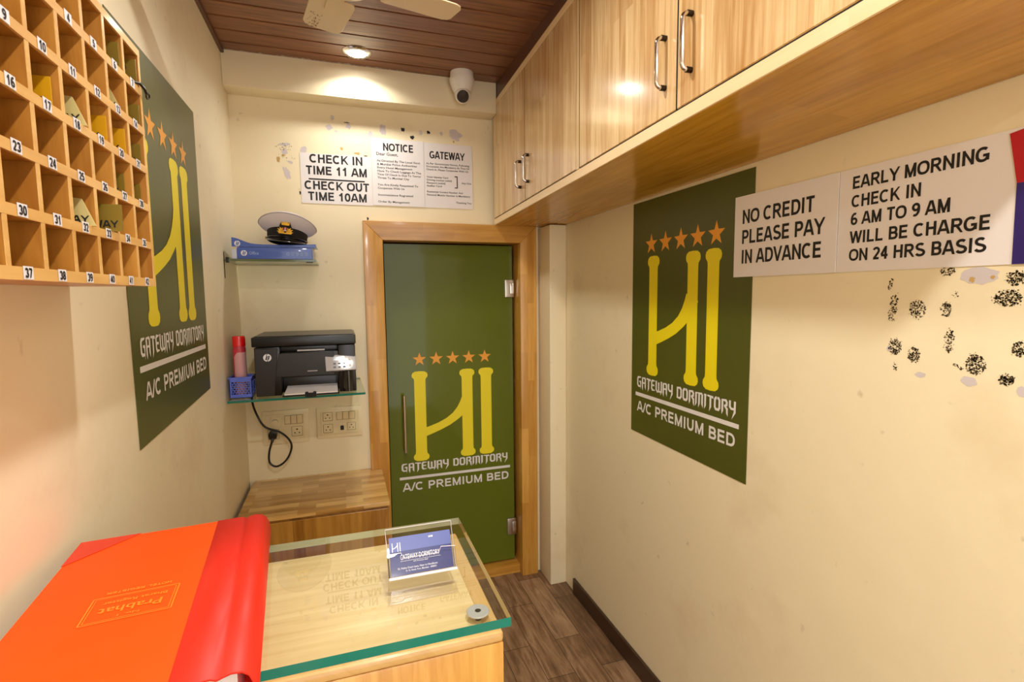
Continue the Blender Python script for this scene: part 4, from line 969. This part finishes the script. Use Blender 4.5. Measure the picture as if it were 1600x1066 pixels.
# aerosol can
ac = (-.3585, 2.058, bz+.0025)
t = thing('aerosol_can', 'pink and red aerosol can standing in the blue basket', 'spray can', ac)
b = MB(); b.lathe([(.0195, 0), (.0215, .003), (.0215, .160), (.0215, .172, 1), (.020, .178, 1), (.0195, .180, 1)], ac, n=36); b.build('can', ['can_pink', 'can_red'], t, smooth=True)
b = MB()
for i in range(14):    # red swoosh on the front of the label
    a0 = math.radians(-150+i*8); a1 = math.radians(-150+(i+1)*8); h0 = .135+.030*math.sin(i/14*2.2); h1 = .135+.030*math.sin((i+1)/14*2.2)
    pt = lambda a, z: (ac[0]+.0217*math.cos(a), ac[1]+.0217*math.sin(a), ac[2]+z)
    b.face([pt(a0, h0), pt(a1, h1), pt(a1, .174), pt(a0, .174)])
for i in range(6):
    a0 = math.radians(-176+i*7); a1 = math.radians(-176+(i+1)*7); b.face([pt(a0, .07), pt(a1, .07), pt(a1, .174), pt(a0, .174)])
b.build('label_print', 'can_red', t)
b = MB(); b.lathe([(.0212, 0), (.0214, .004), (.0212, .034), (.0195, .038), (.0, .0385)], (ac[0], ac[1], ac[2]+.1805), n=36); b.build('cap', 'red_cap', t, smooth=True)

# ================================================================== UPPER SHELF, REAMS, CAP
UZ = 1.562
t = thing('glass_shelf', 'short glass shelf holding blue paper reams and the cap', 'shelf', (-.24, 2.23, UZ))
b = MB(); b.box(XL+.002, -.086, 2.102, YB-.001, UZ-.008, UZ, 1, 0); b.build('glass_plate', ['glass_green', 'dull_edge'], t)
for x in (-.388, -.11):
    b = MB(); b.box(x-.004, x+.004, 2.098, 2.12, UZ-.014, UZ+.006) if x < -.3 else b.box(x-.012, x+.012, 2.098, 2.12, UZ-.012, UZ-.0082); b.build('clip', 'black', t, bevel=.001, seg=1)
b = MB(); b.tube([(-.3975, 2.10, UZ+.025), (-.3975, 2.10, UZ-.07)], .0012, 6); b.build('pin', 'dark_steel', t, smooth=True)
mpF = Map((0, 2.1075, 0), (1, 0, 0), (0, 0, 1), (0, -1, 0))
t = thing('paper_ream', 'blue wrapped paper ream lying directly on the upper glass shelf', 'paper ream', (-.226, 2.21, UZ))
b = MB(); b.box(-.356, -.098, 2.108, 2.318, UZ+.0008, UZ+.044); b.build('wrapper', 'ream', t, bevel=.003)
b = MB(); hp_mark(b, -.333, UZ+.022, .0105, mpF, 0, 1); b.build('round_badge', ['white_print', 'ream'], t)
b = MB(); small_text(b, 'Office', mpF, -.316, UZ+.017, .032, .011)
for i in range(5): rect_line(b, mpF, -.188+.016*i, -.181+.016*i, UZ+.016, UZ+.025, .0011)
b.build('print', 'ream_light', t)
b = MB(); b.box(-.374, -.357, 2.112, 2.30, UZ+.0008, UZ+.036); b.build('folded_end', 'ream_inside', t, bevel=.002)
t = thing('paper_ream', 'opened blue paper ream with curled wrapper under the cap', 'paper ream', (-.226, 2.21, UZ+.046))
zr = UZ+.0447
b = MB(); b.box(-.350, -.100, 2.114, 2.315, zr, zr+.0085); b.build('paper_block', 'paper', t, bevel=.001, seg=1)
nx = 22; b = MB()
def wrap_top(i):
    s = i/nx; x = -.372+.286*s
    z = zr+.0095+.024*math.exp(-((s)/.16)**2)+.004*math.exp(-((s-1)/.15)**2)
    return x, z
for i in range(nx):
    x0, z0 = wrap_top(i); x1, z1 = wrap_top(i+1)
    b.face([(x0, 2.109, zr+.0002), (x1, 2.109, zr+.0002), (x1, 2.109, z1), (x0, 2.109, z0)])
wf = b.build('torn_wrapper', 'ream', t); md = wf.modifiers.new('thick', 'SOLIDIFY'); md.thickness = .0012
b = MB(); ny = 4
for i in range(nx):
    for j in range(ny):
        def pt(i, j):
            x, z = wrap_top(i); f = j/ny; s = i/nx
            zz = zr+.0102+.001*math.sin(s*9+f*5)+(z-zr-.0095)*max(0, 1-f*1.6)
            return (x, 2.109+.205*f, zz if j else z)
        b.face([pt(i, j), pt(i+1, j), pt(i+1, j+1), pt(i, j+1)])
wf = b.build('wrapper_flap', ['ream'], t, smooth=True); md = wf.modifiers.new('thick', 'SOLIDIFY'); md.thickness = .0008; md.offset = 1
b = MB(); hp_mark(b, -.353, zr+.0115, .0100, Map((0, 2.1065, 0), (1, 0, 0), (0, 0, 1), (0, -1, 0)), 0, 1); b.build('round_badge', ['white_print', 'ream'], t)

# officer's peaked cap
hc = Vector((-.193, 2.190, zr+.0262))
t = thing('peaked_cap', 'white topped officer cap with black band and gold badge', 'cap', hc)
rot = Matrix.Rotation(math.radians(6), 3, 'Y') @ Matrix.Rotation(math.radians(-5), 3, 'X')
def hq(x, y, z): return hc+rot @ Vector((x, y, z))
nk = 48
def ring(mb, rows, mi=0):
    base = []
    for row in rows:
        base.append(len(mb.v))
        for k in range(nk):
            a = 2*math.pi*k/nk; mb.v.append(hq(*row(a)))
    for r0, r1 in zip(base, base[1:]):
        for k in range(nk):
            j = (k+1) % nk; mb.f.append((r0+k, r0+j, r1+j, r1+k)); mb.m.append(mi)
    return base
front = lambda a: max(0.0, -math.sin(a))     # -y is the front
b = MB(); ring(b, [lambda a: (.066*math.cos(a), .076*math.sin(a), -.002), lambda a: (.070*math.cos(a), .080*math.sin(a), 0.0), lambda a: (.073*math.cos(a), .083*math.sin(a), .036+.006*front(a)), lambda a: (.069*math.cos(a), .079*math.sin(a), .037+.006*front(a))])
b.build('band', 'hat_black', t, smooth=True)
b = MB()
rows = []
for (k, z, fz) in ((.0715, .034, .006), (.082, .040, .012), (.094, .047, .020), (.101, .054, .025), (.1035, .059, .0275), (.1015, .0625, .0285), (.092, .066, .0290), (.07, .069, .027), (.04, .071, .025), (.001, .072, .024)):
    rows.append(lambda a, k=k, z=z, fz=fz: (k*math.cos(a), k*1.1*math.sin(a)+(.0 if k < .08 else -.006), z+fz*front(a)**1.3-.010*max(0, math.sin(a))*(k/.1)))
ring(b, rows); b.build('crown', 'hat_white', t, smooth=True)
b = MB(); P = []
for i in range(nk+1):
    a = 2*math.pi*i/nk; k, z, fz = .1040, .0595, .0276
    P.append(hq(k*math.cos(a), k*1.1*math.sin(a)-.006, z+fz*front(a)**1.3-.010*max(0, math.sin(a))*1.04))
b.tube(P, .0016, 8, caps=False); b.build('piping', 'hat_piping', t, smooth=True)
b = MB(); nv = 20
for i in range(nv):
    for j in range(5):
        def vp(i, j):
            a = math.radians(195+150*i/nv); f = j/5; s = math.sin(math.pi*i/nv)
            ext = .046*s**.7*f
            return hq((.071+ext*.45)*math.cos(a), (.081+ext)*math.sin(a), .004-.020*f*s**.8-.004*f*f*s)
        b.face([vp(i, j), vp(i+1, j), vp(i+1, j+1), vp(i, j+1)])
v = b.build('visor', 'hat_visor', t, smooth=True); md = v.modifiers.new('thick', 'SOLIDIFY'); md.thickness = .0022
b = MB(); P = []
for i in range(nv+1):
    a = math.radians(193+154*i/nv); P.append(hq(.0735*math.cos(a), .0838*math.sin(a), .0065))
b.tube(P, .0028, 8); b.build('chin_strap', 'hat_visor', t, smooth=True)
for s in (-1, 1):
    MB().lathe([(.0045, 0), (.005, .002), (.003, .004)], hq(s*.072, -.020, .0065), (s, -.2, 0), 14).build('strap_button', 'gold', t, smooth=True)
mh = Map(hq(0, -.0905, .026), rot @ Vector((1, 0, 0)), rot @ Vector((0, -.16, 1)).normalized(), rot @ Vector((0, -1, -.16)).normalized())
def front3(m, pp, d0, d1): return [m.lift(d0)(*p) for p in pp], m.n*(d1-d0)
b = MB(); pp = [(-.026, -.012), (.026, -.012), (.030, .002), (.021, .016), (.016, .030), (.018, .040), (0, .052), (-.018, .040), (-.016, .030), (-.021, .016), (-.030, .002)]
q, of = front3(mh, pp, -.006, .004); b.prism(q, of); bd = b.build('badge', 'hat_black', t)
b = MB()
for s in (-1, 1):
    for (a0, ln_) in ((10, .025), (32, .027), (52, .026), (72, .020)):
        a = math.radians(a0); dx, dy = s*math.cos(a), math.sin(a)
        ox, oy = s*.004, -.007
        pp = [(ox, oy), (ox+dx*ln_*.5-dy*s*.0045, oy+dy*ln_*.5+abs(dx)*.0045), (ox+dx*ln_, oy+dy*ln_), (ox+dx*ln_*.5+dy*s*.0045, oy+dy*ln_*.5-abs(dx)*.0045)]
        q, of = front3(mh, pp, .004, .0062); b.prism(q, of)
pp = [(-.013, .021), (.013, .021), (.015, .034), (.0085, .028), (.005, .037), (0, .029), (-.005, .037), (-.0085, .028), (-.015, .034)]
q, of = front3(mh, pp, .004, .006); b.prism(q, of)
q, of = front3(mh, [(-.022, -.010), (.022, -.010), (.022, -.006), (-.022, -.006)], .004, .006); b.prism(q, of)
b.build('gold_wreath', 'gold', bd)
b = MB(); b.lathe([(.0085, 0), (.008, .003), (.004, .0042), (0, .0044)], mh.lift(.005)(0, .006), mh.n, 20); b.build('red_roundel', 'badge_red', bd, smooth=True)
b = MB(); b.tube([mh.lift(.0105)(0, .000), mh.lift(.0105)(0, .012)], .0012, 8); b.tube([mh.lift(.0105)(-.0045, .003), mh.lift(.0105)(0, .0), mh.lift(.0105)(.0045, .003)], .0012, 8); b.build('anchor', 'white_print', bd, smooth=True)

# ================================================================== SWITCHBOARDS AND CABLE
def holes3(mb, m, x, z, s=1.0, mi=0):
    disc2(mb, x, z+.0085*s, .0032*s, m, mi, 12); disc2(mb, x-.0085*s, z-.006*s, .0026*s, m, mi, 12); disc2(mb, x+.0085*s, z-.006*s, .0026*s, m, mi, 12)
def board(label, x0, x1, z0, z1):
    t = thing('switchboard', label, 'switchboard', ((x0+x1)/2, YB, (z0+z1)/2))
    b = MB(); b.box(x0, x1, YB-.010, YB-.0005, z0, z1); b.build('cover_plate', 'cream_plastic', t, bevel=.003)
    b = MB(); b.box(x0+.016, x1-.016, YB-.0125, YB-.010, z0+.016, z1-.016); b.build('module_frame', 'cream_plastic', t, bevel=.001, seg=1)
    return t, Map((0, YB-.0125, 0), (1, 0, 0), (0, 0, 1), (0, -1, 0))
def rocker(t, x0, x1, z0, z1):
    b = MB(); b.hexa([(x0, YB-.0150, z0), (x1, YB-.0150, z0), (x1, YB-.0126, z0), (x0, YB-.0126, z0), (x0, YB-.0190, z1), (x1, YB-.0190, z1), (x1, YB-.0126, z1), (x0, YB-.0126, z1)])
    b.build('switch', 'cream_plastic', t, bevel=.0008, seg=1)
    g_ = MB(); m = Map((0, YB-.0128, 0), (1, 0, 0), (0, 0, 1), (0, -1, 0))
    rect_line(g_, m, x0-.0012, x1+.0012, z0-.0012, z1+.0012, .0008); g_.build('switch_gap', 'groove', t)
def socket(t, m, x, z, s=1.0):
    b = MB(); b.box(x-.019*s, x+.019*s, YB-.0145, YB-.0126, z-.018*s, z+.018*s); o = b.build('socket', 'cream_plastic', t, bevel=.0012, seg=1)
    b = MB(); holes3(b, m.lift(.0024), x, z, s); b.build('pin_hole', 'ink', o)
    g_ = MB(); rect_line(g_, m.lift(.0003), x-.0205*s, x+.0205*s, z-.0195*s, z+.0195*s, .0008); g_.build('socket_gap', 'groove', t)
t, m = board('cream switchboard with the black printer plug in it', -.340, -.156, .793, .938)
for i in range(3): rocker(t, -.250+.024*i, -.229+.024*i, .879, .914)
b = MB(); b.box(-.309, -.268, YB-.0142, YB-.0126, .872, .914); o = b.build('regulator', 'cream_plastic', t, bevel=.001, seg=1)
MB().lathe([(.013, 0), (.012, .010), (.0, .0105)], (-.2885, YB-.0142, .890), (0, -1, 0), 24).build('knob', 'cream_plastic', o, smooth=True)
socket(t, m, -.297, .838, 1.05); socket(t, m, -.204, .844, 1.05)
t, m = board('cream switchboard with paired sockets and no plug in it', -.123, .067, .800, .935)
socket(t, m, -.078, .896, .95); socket(t, m, -.078, .843, .95); socket(t, m, .020, .846, .85)
for i in range(3): rocker(t, -.040+.026*i, -.017+.026*i, .880, .912)
b = MB(); b.box(-.034, -.006, YB-.0145, YB-.0126, .828, .862); o = b.build('data_socket', 'cream_plastic', t, bevel=.001, seg=1)
b = MB(); mm = m.lift(.0024); b.face([mm(-.027, .832), mm(-.012, .832), mm(-.012, .850), mm(-.017, .853), mm(-.022, .853), mm(-.027, .850)]); b.build('jack', 'ink', o)
t = thing('power_cable', 'black printer power cable looping below the shelf to the switchboard', 'cable', (-.297, 2.32, .84))
pts = [(-.296, 2.264, 1.10), (-.330, 2.300, 1.10), (-.366, 2.345, 1.085), (-.372, 2.3575, 1.058), (-.374, 2.3565, 1.03), (-.369, 2.335, .984), (-.350, 2.31, .933), (-.322, 2.305, .884), (-.269, 2.30, .860), (-.236, 2.30, .828), (-.224, 2.30, .793), (-.238, 2.30, .750), (-.263, 2.30, .722), (-.291, 2.305, .712), (-.313, 2.31, .731), (-.312, 2.31, .775), (-.300, 2.312, .818)]
def catmull(P, n=8):
    P = [Vector(p) for p in P]; out = []
    for i in range(len(P)-1):
        a, b_, c, d = P[max(i-1, 0)], P[i], P[i+1], P[min(i+2, len(P)-1)]
        for k in range(n):
            u = k/n; out.append(.5*((2*b_)+(c-a)*u+(2*a-5*b_+4*c-d)*u*u+(3*b_-a-3*c+d)*u**3))
    return out+[P[-1]]
b = MB(); b.tube(catmull(pts), .0042, 10); b.build('cord', 'black', t, smooth=True)
b = MB(); b.prism([(-.311, YB-.0155, .826), (-.283, YB-.0155, .826), (-.279, YB-.0155, .846), (-.288, YB-.0155, .862), (-.306, YB-.0155, .862), (-.315, YB-.0155, .846)], (0, -.034, 0)); pl = b.build('plug', 'black', t, bevel=.004)
b = MB(); b.tube([(-.300, 2.314, .814), (-.297, 2.322, .832)], [.005, .008], 12); b.build('strain_relief', 'black', pl, smooth=True)
